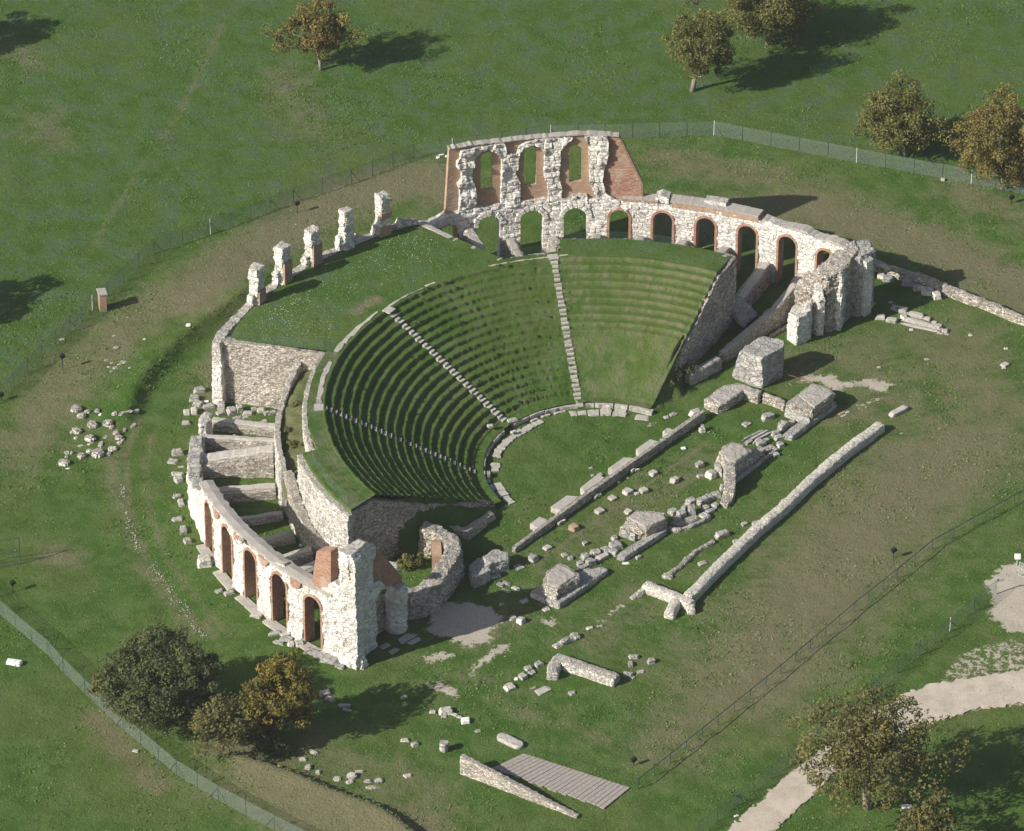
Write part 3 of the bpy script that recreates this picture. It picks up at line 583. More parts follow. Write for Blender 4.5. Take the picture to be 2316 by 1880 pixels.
for k in range(n):
    f = k / (n - 1); s = s0 + (arW[4] + 2.2 - s0) * f; a = s / RW; zt = float(topW(s)); wv = .05 * math.sin(k * 1.7) + .06 * R.uniform(-1, 1)
    for r_, z_ in ((RW + .08 + wv, zt - .16), (RW + .08 + wv, zt + .12), (RW - .5, zt + .2 + .03 * math.sin(k)), (RW - 1.1 - wv, zt + .1), (RW - 1.1 - wv, zt - .16)): V.append((r_ * math.cos(a), r_ * math.sin(a), z_))
for k in range(n - 1):
    for j in range(4): F.append((k * 5 + j, k * 5 + j + 1, k * 5 + j + 6, k * 5 + j + 5))
    F.append((k * 5 + 4, k * 5, k * 5 + 5, k * 5 + 9))
F += [(0, 1, 2, 3, 4), tuple(range(n * 5 - 5, n * 5))]
obj('coping', V, F, M['cement'], wa)
bS = polyS('z5', [(1112, 665), (1150, 425), (1250, 428), (1250, 700), (1180, 690)], 34.6, 5, 11)
sheet('brick_buttress', lambda S, Q: sd_poly(S, Q, bS), (bS[0][0] - 1, bS[2][0] + 1, 5, 11.5), .12, lambda s, z, t: ((34.93 - .9 * t) * np.cos(s / RW), (34.93 - .9 * t) * np.sin(s / RW), z), M['brick'], wa)
# stage-side face of the tower
TP, TD = (-20.16, -28.10), (math.cos(math.radians(52.3)), math.sin(math.radians(52.3)))
def polyP(n, pts): return [on_plane(n, x, y, TP, TD) for x, y in pts]
tA = polyP('z5', [(1283, 1190), (1285, 700), (1250, 560), (1228, 430), (1300, 380), (1372, 330), (1438, 348), (1425, 470), (1418, 605), (1470, 590), (1500, 625), (1505, 650), (1475, 655), (1452, 700), (1445, 770), (1450, 1130)]); tA[0] = (-.05, -.2); tA[-1] = (tA[-1][0], -.2)
tC = polyP('z5', [(1505, 970), (1508, 640), (1530, 618), (1560, 640), (1600, 628), (1645, 650), (1660, 720), (1672, 900)]); tC[0] = (tC[0][0], -.2); tC[-1] = (tC[-1][0], -.2)
tB = polyP('z5', [(1416, 610), (1422, 372), (1470, 385), (1560, 480), (1640, 570), (1642, 640), (1560, 640), (1500, 640)])
fl = lambda off, th: (lambda s, z, t: (TP[0] + TD[0] * s + TD[1] * (off - th * t), TP[1] + TD[1] * s - TD[0] * (off - th * t), z))
dT = lambda s, z: ash(s, z, .4, .7, 31, .12, .07) + .08 * fbm(s * 1.2, z * 1.2, 0, 3)
tw = thing('corner_tower', 'tall narrow white stone tower stump with brick mending at the west arcade end', 'tower', (*TP, 0))
sheet('tower_wall', lambda S, Q: sd_poly(S, Q, tA) + .05 * vn(S * 3, Q * 3), (-.6, 6, -.4, 12.5), .12, fl(0, .95), M['lime'], tw, dT, dT)
sheet('brick_wedge', lambda S, Q: sd_poly(S, Q, tB), (0, 11, 2, 12.5), .13, fl(-.35, .6), M['brick'], tw)
lowb = [(tB[5][0] - 5.5, 3.5), (tB[5][0], 4.6), (tB[5][0], -.1), (tB[5][0] - 5.5, -.1)]
aC = Vector((TP[0], TP[1], 0)) + Vector((TD[0], TD[1], 0)) * ((tC[0][0] + tC[-1][0]) / 2); rC = .92; aC = aC + Vector((TD[0], TD[1], 0)) * .25
pts = [(aC.x + rC * math.cos(k * .7) + TD[1] * (-.35), aC.y + rC * math.sin(k * .7) + TD[0] * .35, z) for k in range(9) for z in (-.1, 4.0 + .45 * math.sin(k * 2))]
rock('column_stump', [pts], M['lime'], tw, vox=.12, ang=52, ch=.45, bw=.8, amp=.1, seed=4)
fo = lambda s_, o_: (TP[0] + TD[0] * s_ + TD[1] * o_, TP[1] + TD[1] * s_ - TD[0] * o_)
rock('recess_wall', seg_hulls([fo(2.6, -1.5), fo(4.2, -1.35), fo(7.0, -1.2)], .6, [3.4, 3.3, 3.0]), M['rubble'], tw, ang=52, seed=9)
q = Vector((TP[0], TP[1], 0)); rock('corner_spur', [[(q.x - .25, q.y - .1, -.1), (q.x + .75, q.y - .9, -.1), (q.x + 1.3, q.y - .1, -.1), (q.x + .2, q.y + .6, -.1), (q.x + .3, q.y - .35, 1.4), (q.x + .75, q.y - .1, 1.5), (q.x + .4, q.y + .3, 1.6)]], M['lime'], tw, seed=6)
# fallen-away stretch of outer wall north of the arcade
nw = thing('outer_wall_ruin', 'broken curved stretch of white outer wall stepping up to the first brick arch', 'wall', pol(34.5, 187))
RN = 35.0; ns0, ns1 = math.radians(174.6) * RN, math.radians(197.9) * RN
topN = lambda S: np.interp(np.degrees(S / RN), [174.6, 176, 180, 184, 188, 192, 195, 198], [1.4, 1.7, 1.3, 1.6, 2.1, 3.0, 4.0, 5.3]) + .25 * vn(S * .9, S * 0, 0, 4)
sheet('wall', lambda S, Q: np.minimum(np.minimum(topN(S) - Q, Q + .15), np.minimum(S - ns0, ns1 - S)), (ns0 - .1, ns1 + .1, -.3, 7), .13, lambda s, z, t: ((RN - 1.15 * t) * np.cos(s / RN), (RN - 1.15 * t) * np.sin(s / RN), z), M['lime'], nw, bulge, lambda s, z: ash(s, z, .5, .8, 2, .15, .08))
for th_, s_ in ((177, .9), (181.5, 1.0), (186, .9), (191, .85)):
    q = pol(34.5, th_, float(topN(math.radians(th_) * RN)) - .2); rock('capping_block', [[(q.x + i * s_ * .6, q.y + j * s_ * .75, q.z + k * .55) for i in (-1, 1) for j in (-1, 1) for k in (0, 1)]], M['limegrey'], nw, vox=.11, ang=90, seed=int(th_))
# radial chamber walls (spokes)
SP = [(169.0, .8, 1.0, 'low grey-topped radial wall nearest the platform, with fallen blocks on both sides', 'slab'), (174.6, 1.25, .8, 'grey-topped radial wall, second below the platform', 'slab'), (180.9, 1.9, 1.6, 'wide radial wall with gravelly upper face, third below the platform', 'slab'), (188.2, 1.0, 1.1, 'radial wall with a stepped grey top, meeting the first arch of the west arcade', 'slab'),
      (195.3, .55, .75, 'low radial wall behind the first brick arch of the west arcade', 'slab'), (202.3, .75, .85, 'shaded low radial wall behind the second brick arch', 'slab'), (209.5, 1.25, 1.1, 'shaded radial wall behind the third brick arch', 'slab'), (214.5, 1.6, 1.0, 'rounded shaded radial wall behind the fourth brick arch', 'slab')]
def spoke(th, zt, wd, label, ra, rb, za=None, zb=None, group='radial walls of the seating vaults', mat='smallst', grav=True):
    t_ = thing('radial_wall', label, 'wall', pol((ra + rb) / 2, th), group); za = zt if za is None else za; zb = zt if zb is None else zb
    n = 7; path = [pol(ra + (rb - ra) * k / (n - 1), th + .08 * math.sin(k * 2.1)) for k in range(n)]; zz = [za + (zb - za) * k / (n - 1) for k in range(n)]
    rock('wall', seg_hulls(path, wd, [z - .12 for z in zz], batter=.08), M[mat], t_, vox=.14, ang=th, ch=.2, bw=.4, amp=.03, joint=.02, rough=.02, seed=int(th))
    dv = (path[-1] - path[0]).normalized(); sd = Vector((-dv.y, dv.x, 0)); off = sd * (wd * .12)
    rock('cement_cap', seg_hulls([p_ + off for p_ in path], wd * .72, zz, z0=min(zz) - .5), M['slab'], t_, vox=.11, ang=th, amp=.0, joint=0, rough=.012, seed=3, smooth=True)
    return t_
for th, zt, wd, lb, mt in SP: spoke(th, zt, wd, lb, 34.0 if th < 196 else 33.95, 27.7, zt * (.75 if th > 180 and th < 182 else 1.0), zt * (1.25 if th > 180 and th < 182 else 1.0))
# pier stub carrying the end of the first spoke
rock('pier_stump', [down([Z('z4', x, y, 2.2) for x, y in ((255, 560), (300, 535), (355, 545), (345, 600), (300, 640), (250, 650))], grow=.04)], M['lime'], ang=80, ch=.6, bw=.9, amp=.14, seed=5, label='white pier stump at the outer end of the low wall nearest the platform', cat='pier')

# five standing piers on the platform edge -------------------------
PL = ['tallest-looking white pier at the far right end of the row, beside the angled arch wall', 'white cracked pier fourth from the left in the row on the platform', 'middle pier of the row, white block top on a brick shaft', 'second pier from the left, with a bulging white left side and brick right face', 'leftmost white pier of the row, with a low broken stump at its foot']
for k in range(5):
    th = 123.75 + 6.62 * k; t_ = thing('stone_pier', PL[k], 'pier', pol(34.4, th, 5.9), 'broken piers standing along the grass platform')
    c = pol(34.35, th); rad = pol(1, th); tan = Vector((-rad.y, rad.x, 0))
    def bx(dt0, dt1, dr0, dr1, z0_, z1_, sk=0): return [tuple(c + tan * (dt + sk * (z - z0_)) + rad * dr + Vector((0, 0, z))) for dt in (dt0, dt1) for dr in (dr0, dr1) for z in (z0_, z1_)]
    zt = [10.3, 10.1, 9.8, 9.9, 9.8][k]
    rock('shaft', [bx(-.62, .5, -.5, .55, -.1, zt - 1.2), bx(-.55, .62 if k in (2, 3) else .52, -.5, .5, zt - 1.5, zt), bx(.3, .95 if k != 2 else 1.0, -.2, .5, 6, 7.2 + .3 * (k % 2))], M['lime'], t_, vox=.12, ang=th + 90, ch=.5, bw=.8, amp=.16, joint=.07, rough=.06, seed=k + 11)
    if k in (0, 2, 3, 4):
        hb = {0: (7.9, 8.6), 2: (6.0, 8.3), 3: (6.0, 8.4), 4: (6.0, 7.4)}[k]
        m = MB(); V = bx(-.6, .46, -.6, .3, hb[0], hb[1]); bm = bmesh.new(); [bm.verts.new(v) for v in V]; bmesh.ops.convex_hull(bm, input=bm.verts); me = bpy.data.meshes.new('brick_facing'); bm.to_mesh(me); bm.free(); me.materials.append(M['brickpale']); put('brick_facing', me, t_)
        if k == 0:
            m = MB(); q = c + rad * -.1; m.box((q.x, q.y, 6.4), (1.0, 1.1, 1.4), math.radians(th)); m.build('brick_foot', M['brickpale'], t_)
pw = thing('platform_outer_wall', 'low rubble wall linking the feet of the five standing piers', 'wall', pol(34.6, 140))
wall_arc('wall', 35.0, 117.5, 163, K([(117.5, 6.3), (119, 6.6), (120.6, 6.9), (121, 6.3), (127, 6.25), (128, 6.7), (129, 6.5), (131, 6.2), (160, 6.3), (163, 6.2)]), .85, M['rubblewhite'], pw, seed=12)

# ------------------------------------------------------------------ north (right) arcade, inner face in view
na = thing('north_arcade', 'long curved white limestone arcade of ten arches carrying the tall three-windowed upper wall', 'arcade', pol(34.7, 80, 0))
RA = 34.3; thk = 1.0
arN = {j: math.radians(TR0 - j * STEP) * RA for j in range(-1, 9)}
sL, sR = math.radians(45.8) * RA, math.radians(117.4) * RA
topA = K([(45.5, 5.6), (48, 6.25), (55, 6.05), (60, 6.1), (64.5, 6.15), (65, 6.25), (73, 6.2), (82, 6.05), (83, 6.35), (86, 6.3), (100, 6.45), (110, 6.3), (113, 6.2), (114.2, 5.7), (117.4, 5.6)])
crN = {-1: 5.1, 0: 5.35, 1: 5.4, 2: 5.4, 3: 5.25, 4: 5.3, 5: 5.3, 6: 5.3, 7: 5.3, 8: 5.2, 9: 4.9}
def sdN(S, Q):
    b = np.minimum(np.minimum(topA(np.degrees(S / RA)) + .10 * fbm(S * 1.4, S * 0, 0, 2) - Q, Q + .15), np.minimum(S - sL, sR - S))
    for j, c in arN.items():
        hw = 1.04 if j < 3 and j >= 0 else (1.02 if j == -1 else 1.08)
        b = np.minimum(b, -sd_arch(S, Q, c, hw, -1, crN[j] + (.0 if 0 <= j < 3 else .1)) + .03 * vn(S * 3, Q * 3))
    return b
posA = lambda s, z, t: ((RA + thk * t) * np.cos(s / RA), (RA + thk * t) * np.sin(s / RA), z)
dA = lambda s, z: ash(s, z, .45, .75, 41, .12, .05) + .05 * fbm(s * 1.4, z * 1.4, 0, 7)
sheet('arcade_wall', sdN, (sL - .2, sR + .2, -.3, 7.3), .115, posA, M['lime'], na, dA, lambda s, z: ash(s, z, .4, .6, 8, .1, .06))
for j in list(range(3, 9)) + [-1]:
    c = arN[j]; ri = .87 if j > 0 else .88
    sheet('brick_arch', ring_sdf(c, ri, ri + .22, -.1, crN[j] - .02), (c - 1.4, c + 1.4, -.2, crN[j] + .7), .1, (lambda s, z, t: ((RA - .05 + (thk + .1) * t) * np.cos(s / RA), (RA - .05 + (thk + .1) * t) * np.sin(s / RA), z)), M['brick'] if j > 0 else M['brickpale'], na)
# voussoir arches over the three stone openings
for j in (0, 1, 2):
    c = arN[j]; cr = crN[j]; hw = 1.04
    for k in range(9):
        a0 = math.pi * (k + .06) / 9; a1 = math.pi * (k + .94) / 9; V = []; r1 = hw + R.uniform(.42, .62); ins = R.uniform(.08, .18)
        for rr_, dd in ((hw + .02, 0), (r1, 0)):
            for a_ in (a0, a1):
                for off in (-ins, .3):
                    s = c + rr_ * math.cos(a_); z = cr - hw + rr_ * math.sin(a_); V.append(((RA + off) * math.cos(s / RA), (RA + off) * math.sin(s / RA), z))
        bm = bmesh.new(); [bm.verts.new(v) for v in V]; bmesh.ops.convex_hull(bm, input=bm.verts); bmesh.ops.bevel(bm, geom=bm.edges[:], offset=.04, segments=1, affect='EDGES'); me = bpy.data.meshes.new('voussoir'); bm.to_mesh(me); bm.free(); me.materials.append(M['lime']); put('voussoir', me, na)
def arc_band(name, t0, t1, r0, r1, z0f, z1f, mat, parent, n=40, jit=.02):
    V = []; F = []
    for k in range(n):
        t = t0 + (t1 - t0) * k / (n - 1); j = R.uniform(-jit, jit); za, zb = z0f(t), z1f(t) + R.uniform(-jit, jit)
        V += [pol(r0 + j, t, za), pol(r0 + j, t, zb), pol(r1 + j, t, zb), pol(r1 + j, t, za)]
    for k in range(n - 1):
        a, b = k * 4, k * 4 + 4; F += [(a, a + 1, b + 1, b), (a + 1, a + 2, b + 2, b + 1), (a + 2, a + 3, b + 3, b + 2), (a + 3, a, b, b + 3)]
    F += [(0, 3, 2, 1), (n * 4 - 4, n * 4 - 3, n * 4 - 2, n * 4 - 1)]; return obj(name, V, F, mat, parent)
cf = lambda z: (lambda t: z)
arc_band('brick_course', 64.9, 78.5, RA - .04, RA + .95, cf(5.9), cf(6.45), M['brickpale'], na); arc_band('coping', 64.9, 78.7, RA - .1, RA + 1.15, cf(6.45), cf(6.62), M['cement'], na)
arc_band('brick_course', 80.6, 86, RA - .04, RA + .9, cf(6.2), cf(6.42), M['brickpale'], na, 14); arc_band('coping', 80.6, 86, RA - .08, RA + 1.05, cf(6.42), cf(6.52), M['cement'], na, 14)
arc_band('coping', 47.4, 64.3, RA + .12, RA + 1.15, cf(5.6), lambda t: 6.2 + .12 * math.sin(t), M['cement'], na, 40, .06)
arc_band('stone_block', 70.3, 73.6, RA + .35, RA + 1.25, cf(6.6), cf(6.95), M['lime'], na, 8, .03); arc_band('stone_block', 79.0, 81, RA + .1, RA + 1.3, cf(6.2), lambda t: 6.95 - .2 * abs(t - 80), M['lime'], na, 8, .05)
# upper wall: brick core with three windows, stone facing left standing on its inner side
RU = 34.3
core = polyS('z1', [(395, 850), (430, 322), (520, 300), (830, 262), (1200, 222), (1500, 205), (1780, 218), (1972, 610), (1972, 712), (1300, 745), (700, 800)], RU, 5.8, 14)
wins = [(math.radians(106.42) * RU, 11.75, 7.85), (math.radians(99.85) * RU, 11.85, 7.85), (math.radians(93.1) * RU, 11.75, 7.9)]
core = [(s, (5.9 if i in (0, 8, 9, 10) else z)) for i, (s, z) in enumerate(core)]
def sdU(S, Q):
    b = sd_poly(S, Q, core)
    for c, zc, zb in wins: b = np.minimum(b, -sd_arch(S, Q, c, .56, zb, zc))
    return b
posU = lambda off, th: (lambda s, z, t: ((RU + off + th * t) * np.cos(s / RU), (RU + off + th * t) * np.sin(s / RU), z))
sheet('upper_brick_wall', sdU, (core[7][0] - .5, core[0][0] + .6, 5.8, 14.2), .12, posU(.42, .40), M['brickpale'], na, lambda s, z: .015 * vn(s * 3, z * 14))
bb = polyS('z1', [(1712, 300), (1705, 235), (1772, 222), (1962, 610), (1962, 706), (1745, 712), (1672, 690), (1655, 560), (1690, 420)], RU, 5.9, 14)
sheet('brick_buttress', lambda S, Q: sd_poly(S, Q, bb), (bb[4][0] - .5, bb[0][0] + 1.5, 5.8, 14.2), .12, posU(.38, .3), M['brick'], na, lambda s, z: .02 * vn(s * 3, z * 14))
so_ = sorted([core[1], core[2], core[3], core[4], core[5], core[6]]); ct = lambda t: float(np.interp(math.radians(t) * RU, [p_[0] for p_ in so_], [p_[1] for p_ in so_]))
arc_band('upper_coping', math.degrees(core[6][0] / RU), math.degrees(core[1][0] / RU) + .1, RU + .15, RU + .86, lambda t: ct(t) - .06, lambda t: ct(t) + .03 + .05 * math.sin(t * 5) * math.sin(t * 2.3), M['cement'], na, 60, .045)
SK = [[(500, 850), (505, 650), (478, 600), (520, 570), (515, 510), (482, 470), (480, 425), (510, 400), (508, 330), (650, 305), (860, 268), (885, 350), (840, 402), (800, 350), (735, 322), (665, 345), (625, 405), (612, 480), (600, 560), (632, 640), (630, 770), (560, 830)],
      [(838, 398), (880, 355), (960, 358), (985, 300), (1050, 255), (1120, 245), (1200, 262), (1190, 350), (1155, 300), (1100, 282), (1040, 296), (990, 340), (975, 400), (978, 450), (950, 520), (988, 590), (992, 765), (830, 790), (838, 560)],
      [(1110, 240), (1420, 225), (1350, 290), (1312, 335), (1312, 400), (1300, 540), (1325, 640), (1322, 760), (1220, 760), (1208, 600), (1178, 540), (1185, 350), (1150, 280)],
      [(1500, 210), (1690, 220), (1702, 300), (1690, 400), (1660, 500), (1650, 560), (1682, 680), (1745, 715), (1745, 770), (1620, 770), (1590, 670), (1545, 590), (1538, 300)],
      [(1405, 690), (1525, 685), (1530, 770), (1405, 770)], [(1030, 720), (1230, 712), (1230, 780), (1030, 780)]]
sk = [polyS('z1', P_, RU, 5.9, 14) for P_ in SK]
def sdS(S, Q):
    b = np.full(S.shape, -9.0)
    for P_ in sk: b = np.maximum(b, sd_poly(S, Q, P_))
    b = b + .05 * vn(S * 4, Q * 4, 0, 3)
    for i, (c, zc, zb) in enumerate(wins[:2]): b = np.minimum(b, -sd_arch(S, Q, c, .95, zb - 3, zc + .3))
    return b
sheet('stone_facing', sdS, (core[7][0] - .5, core[0][0] + .6, 5.9, 14.2), .1, posU(-.02, .46), M['lime'], na, lambda s, z: ash(s, z, .62, .85, 51, .20, .07) + .13 * fbm(s * 1.3, z * 1.3, 0, 9))
# radial walls / sloping piers under the right half
for th, za, zb, ra, rb, lb in ((112.9 + 3.3 - 6.6 * 1, 4.6, 6.0, 34.0, 25.6, 'steep rubble-topped radial wall under the first stone arch beside the platform'),):
    pass
def slope_pier(th, ra, rb, za, zb, wd, lb, mat='rubble', cap='cement'):
    t_ = thing('sloping_pier', lb, 'wall', pol((ra + rb) / 2, th), 'radial piers behind the seating bank')
    rock('wall', seg_hulls([pol(ra, th), pol((ra + rb) / 2, th), pol(rb, th)], wd, [za, (za + zb) / 2, zb]), M[mat], t_, vox=.14, ang=th, ch=.3, bw=.45, amp=.06, joint=.04, seed=int(th))
    rock('cement_cap', seg_hulls([pol(ra, th), pol((ra + rb) / 2, th), pol(rb, th)], wd * .8, [za + .1, (za + zb) / 2 + .1, zb + .1], z0=min(za, zb) - .4) if abs(za - zb) < 1 else [[tuple(pol(r_, th, z_)[i] + sg * wd * .4 * (-math.sin(math.radians(th)), math.cos(math.radians(th)), 0)[i] for i in range(3)) for sg in (-1, 1) for r_, z_ in ((ra, za - .25), (ra, za + .1), (rb, zb - .25), (rb, zb + .1))]], M[cap], t_, vox=.12, ang=th, amp=0, joint=0, rough=.03, seed=2)
slope_pier(109.6, 34.1, 27.8, 4.4, 4.3, 1.0, 'rubble-topped sloping pier rising from the first stone arch beside the platform edge', 'rubble', 'rubblewhite')
slope_pier(103.0, 34.1, 28.5, 2.7, 3.2, .95, 'grey sloping pier between the first and second stone arches')
slope_pier(96.4, 34.1, 28.5, 2.6, 3.2, .95, 'pale sloping pier in front of the third stone arch, above the top of the stairway')
for th, lb in ((89.8, 'pier stub left of the first red-rimmed arch'), (83.1, 'grey pier stub between the first and second red-rimmed arches'), (76.5, 'grey pier stub between the second and third red-rimmed arches'), (69.9, 'grey pier stub between the third and fourth red-rimmed arches')): slope_pier(th, 34.1, 27.4, 2.7, 3.4, 1.0, lb)
spoke(63.3, 2.0, 1.1, 'sloping grey radial wall between the fourth and fifth red-rimmed arches, in deep shade', 34.1, 28.2, 2.2, 1.7, 'radial piers behind the seating bank')
spoke(57.0, 2.0, 1.1, 'stepped small-stone radial wall behind the fifth red-rimmed arch, beside the ruined end tower', 34.1, 29.2, 2.2, .5, 'radial piers behind the seating bank')
m = thing('angled_wall', 'dark shaded wall cutting down from the platform corner to the first arch', 'wall', P_SLOT1)
plane_wall('wall', P_SLOT0, pol(34.3, 117.2), K([(0, 6.9), (10.3, 6.2)]), .5, M['cement'], m, seed=14, amp=.03, joint=.02)

# ------------------------------------------------------------------ ruined north end tower and basilica walls
nt = thing('end_tower', 'massive broken tower stump with pale rubble on its sunny side, closing the north arcade', 'tower', (20.5, 23.5, 0))
def prism(pts, zt, z0=-.15): return [(x, y, z0) for x, y in pts] + [(x, y, (zt[i] if isinstance(zt, (list, tuple)) else zt)) for i, (x, y) in enumerate(pts)]
rock('main_mass', [prism([(19.3, 22.6), (20.4, 21.9), (21.6, 22.7), (22.2, 25.8), (23.4, 26.0), (22.9, 27.6), (21.7, 26.9), (19.8, 24.6)], [5.6, 5.7, 6.1, 6.0, 6.4, 6.3, 6.0, 5.6]),
                   prism([(17.5, 23.7), (18.7, 22.2), (20.4, 22.1), (20.5, 24.9), (18.6, 25.3)], [3.9, 4.1, 5.3, 5.5, 4.3])], M['rubble'], nt, vox=.14, ang=51, ch=.3, bw=.4, amp=.2, joint=.08, rough=.13, seed=2)
rock('facing_blocks', [prism([(19.1, 22.2), (19.6, 21.4), (20.2, 21.6), (19.7, 22.6)], [4.9, 3.6, 4.0, 5.2]), prism([(20.9, 22.6), (21.7, 22.3), (22.1, 23.6), (21.5, 24)], [5.9, 5.5, 6.0, 6.1])], M['lime'], nt, vox=.12, ang=51, ch=.5, bw=.7, amp=.16, joint=.07, seed=4)
rb = prism([(22.3, 25.0), (23.5, 24.6), (24.9, 26.4), (24.4, 28.0), (22.8, 27.6)], 5.2)
rock('stair_turret', [rb, prism([(22.3, 25.0), (23.4, 24.7), (23.6, 25.2), (22.5, 25.6)], 6.0, 5), prism([(23.4, 24.7), (24.9, 26.4), (24.3, 26.7), (23.2, 25.4)], 6.1, 5), prism([(22.6, 26.4), (24.6, 26.3), (24.4, 28.0), (22.8, 27.6)], 6.2, 5), prism([(22.2, 25.2), (22.7, 25.2), (23.0, 27), (22.5, 27)], 6.1, 5)], M['limegrey'], nt, vox=.13, ang=51, ch=.4, bw=.5, amp=.16, joint=.07, rough=.08, seed=5)
st = thing('pier_stump', 'leaning two-tone pier stump in front of the broken north tower', 'pier', (17.8, 20.8, 0))
rock('shaft', [prism([(16.9, 20.9), (17.7, 19.7), (18.7, 20.5), (18.7, 22.0), (17.5, 22.3)], [2.8, 2.9, 3.0, 3.1, 2.9]), prism([(18.4, 20.9), (19.0, 20.8), (19.1, 21.8), (18.5, 21.9)], [3.4, 3.2, 3.6, 3.4])], M['lime'], st, vox=.12, ang=51, ch=.6, bw=.9, amp=.14, seed=8)
def wallpath(name, label, cat, path, wd, zt, mat, group=None, ang=51, ch=.25, bw=.4, amp=.07, joint=.04, vox=.13, rough=.06, batter=.04, smooth=False, cap=None):
    P_ = [Z(n, x, y, 0 if isinstance(zt, (list, tuple)) else zt) if not isinstance(n, float) else Vector((n, x, 0)) for n, x, y in path]
    if isinstance(zt, (list, tuple)): P_ = [Z(n, x, y, z) for (n, x, y), z in zip(path, zt)]
    if cap is None: return rock(name, seg_hulls(P_, wd, zt, batter=batter), M[mat], None, vox, ang, ch, bw, amp, joint, rough, int(P_[0].x * 7) % 50, label, cat, group, smooth)
    t_ = thing(name, label, cat, (P_[0].x, P_[0].y, 0), group); z_ = [q - .1 for q in zt] if isinstance(zt, (list, tuple)) else zt - .1
    rock('masonry', seg_hulls(P_, wd, z_, batter=batter), M[mat], t_, vox, ang, ch, bw, amp, joint, rough, 3)
    rock('top_slab', seg_hulls(P_, wd * .86, zt, z0=(min(zt) if isinstance(zt, (list, tuple)) else zt) - .3), M[cap], t_, vox, ang, amp=0, joint=0, rough=.03, seed=3, smooth=True); return t_
wallpath('long_low_wall', 'long straight low grey wall running diagonally beside the shaded north side of the seating', 'wall', [('z2', 1425, 850), ('z2', 1250, 1060), ('z2', 1090, 1190), ('z2', 940, 1320), ('z8', 470, 340)], .75, [3.2, 2.0, 1.5, 1.3, 1.1], 'smallst', cap='cement')
wallpath('wall_end_block', 'squared front end piece of the diagonal wall, with a pale rubble end face', 'wall', [('z8', 455, 375), ('z8', 330, 450), ('z8', 200, 525)], .8, [1.15, 1.1, 1.0], 'limegrey')
wallpath('short_wall_stub', 'short pinkish wall stub at the foot of the shaded seating end wall', 'wall', [('z8', 270, 335), ('z8', 190, 395)], .9, [1.0, .9], 'rubble')
wallpath('inner_footing', 'thin pale footing line between the diagonal wall and the broken tower', 'wall', [('z2', 1370, 1180), ('z2', 1230, 1270), ('z8', 860, 200)], .3, .3, 'rubble')
rock('fallen_slab', [[Z('z2', 940, 965, 2.2), Z('z2', 860, 1080, 1.2), Z('z2', 900, 1040, 1.8), Z('z2', 1120, 1110, .9), Z('z2', 1010, 1215, .5), Z('z2', 1120, 1120, -.1), Z('z2', 1000, 1225, -.1), Z('z2', 1000, 980, 1.8), Z('z2', 880, 1100, .2)]], M['limegrey'], ang=20, label='big dark tilted masonry slab lying in shadow between the radial walls', cat='masonry slab', seed=3)
rock('footing_patch', [[Z('z2', 1190, 1060, .5), Z('z2', 1290, 1060, .5), Z('z2', 1240, 1110, .4), Z('z2', 1150, 1110, .4), Z('z2', 1150, 1115, -.1), Z('z2', 1290, 1070, -.1)]], M['limegrey'], label='flat broken footing in the shade below the end tower', cat='footing', seed=4)

# parodos vault ruin on the south side
va = thing('curved_vault_wall', 'curving rubble wall with a brick doorway, bending round a sunken room', 'wall', (-13, -15, 0))
pth = [(-16.3, -21.3), (-15.0, -20.9), (-13.7, -19.6), (-12.9, -17.6), (-12.2, -15.6), (-12.5, -13.9), (-13.6, -12.6), (-14.9, -12.0)]
rock('rubble_wall', seg_hulls(pth, 1.35, [2.3, 2.3, 2.5, 2.6, 2.6, 2.6, 2.6, 2.7], batter=.12), M['rubble'], va, vox=.14, ang=60, ch=.25, bw=.35, amp=.14, joint=.05, rough=.11, seed=5)
rock('front_buttress', [prism([(-15.0, -20.0), (-14.1, -20.9), (-12.9, -19.4), (-13.6, -18.2)], [2.2, 2.4, 2.5, 2.4])], M['rubblewhite'], va, vox=.13, ang=51, seed=6)
A_, B_ = Vector((-14.05, -14.6)), Vector((-13.15, -13.2)); A_, B_ = Vector((-13.55, -15.4)), Vector((-13.75, -12.9))
dd = (B_ - A_).normalized(); nn = Vector((-dd.y, dd.x))
def pb(off, th): return lambda s, z, t: (A_.x + dd.x * s + nn.x * (off - th * t), A_.y + dd.y * s + nn.y * (off - th * t), z)
sheet('brick_doorway', lambda S, Q: np.minimum(sd_arch(S, Q, 1.25, .95, -.1, 2.35), -sd_arch(S, Q, 1.25, .72, -1, 2.1)), (0, 2.6, -.3, 2.7), .09, pb(.45, .8), M['brickpale'], va)
m = MB(); q = A_ + dd * 1.25 + nn * .12; m.box((q.x, q.y, .9), (.05, 1.4, 1.8), math.atan2(nn.y, nn.x)); m.build('door_infill', M['limegrey'], va)
wallpath('curved_inner_wall', 'dark inner wall in the shade behind the curved vault ruin', 'wall', [('z5', 1760, 130), ('z6', 1250, 1420), ('z6', 1480, 1270)], .7, [2.0, 1.0, .6], 'rubble')
rock('rubble_footing', seg_hulls([(-15.9, -20.2), (-14.6, -18.5), (-14.0, -16.2)], .5, .5), M['cement'], label='low footing inside the sunken room beside the curved vault wall', cat='footing')
rock('stone_cap_block', [[(-17.2 + i * .45, -21.0 + j * .4, 4.5 + k * .5) for i in (-1, 1) for j in (-1, 1) for k in (0, 1)]], M['slab'], ang=51, label='grey capping block on the broken brick wall behind the doorway of the tower', cat='stone block')

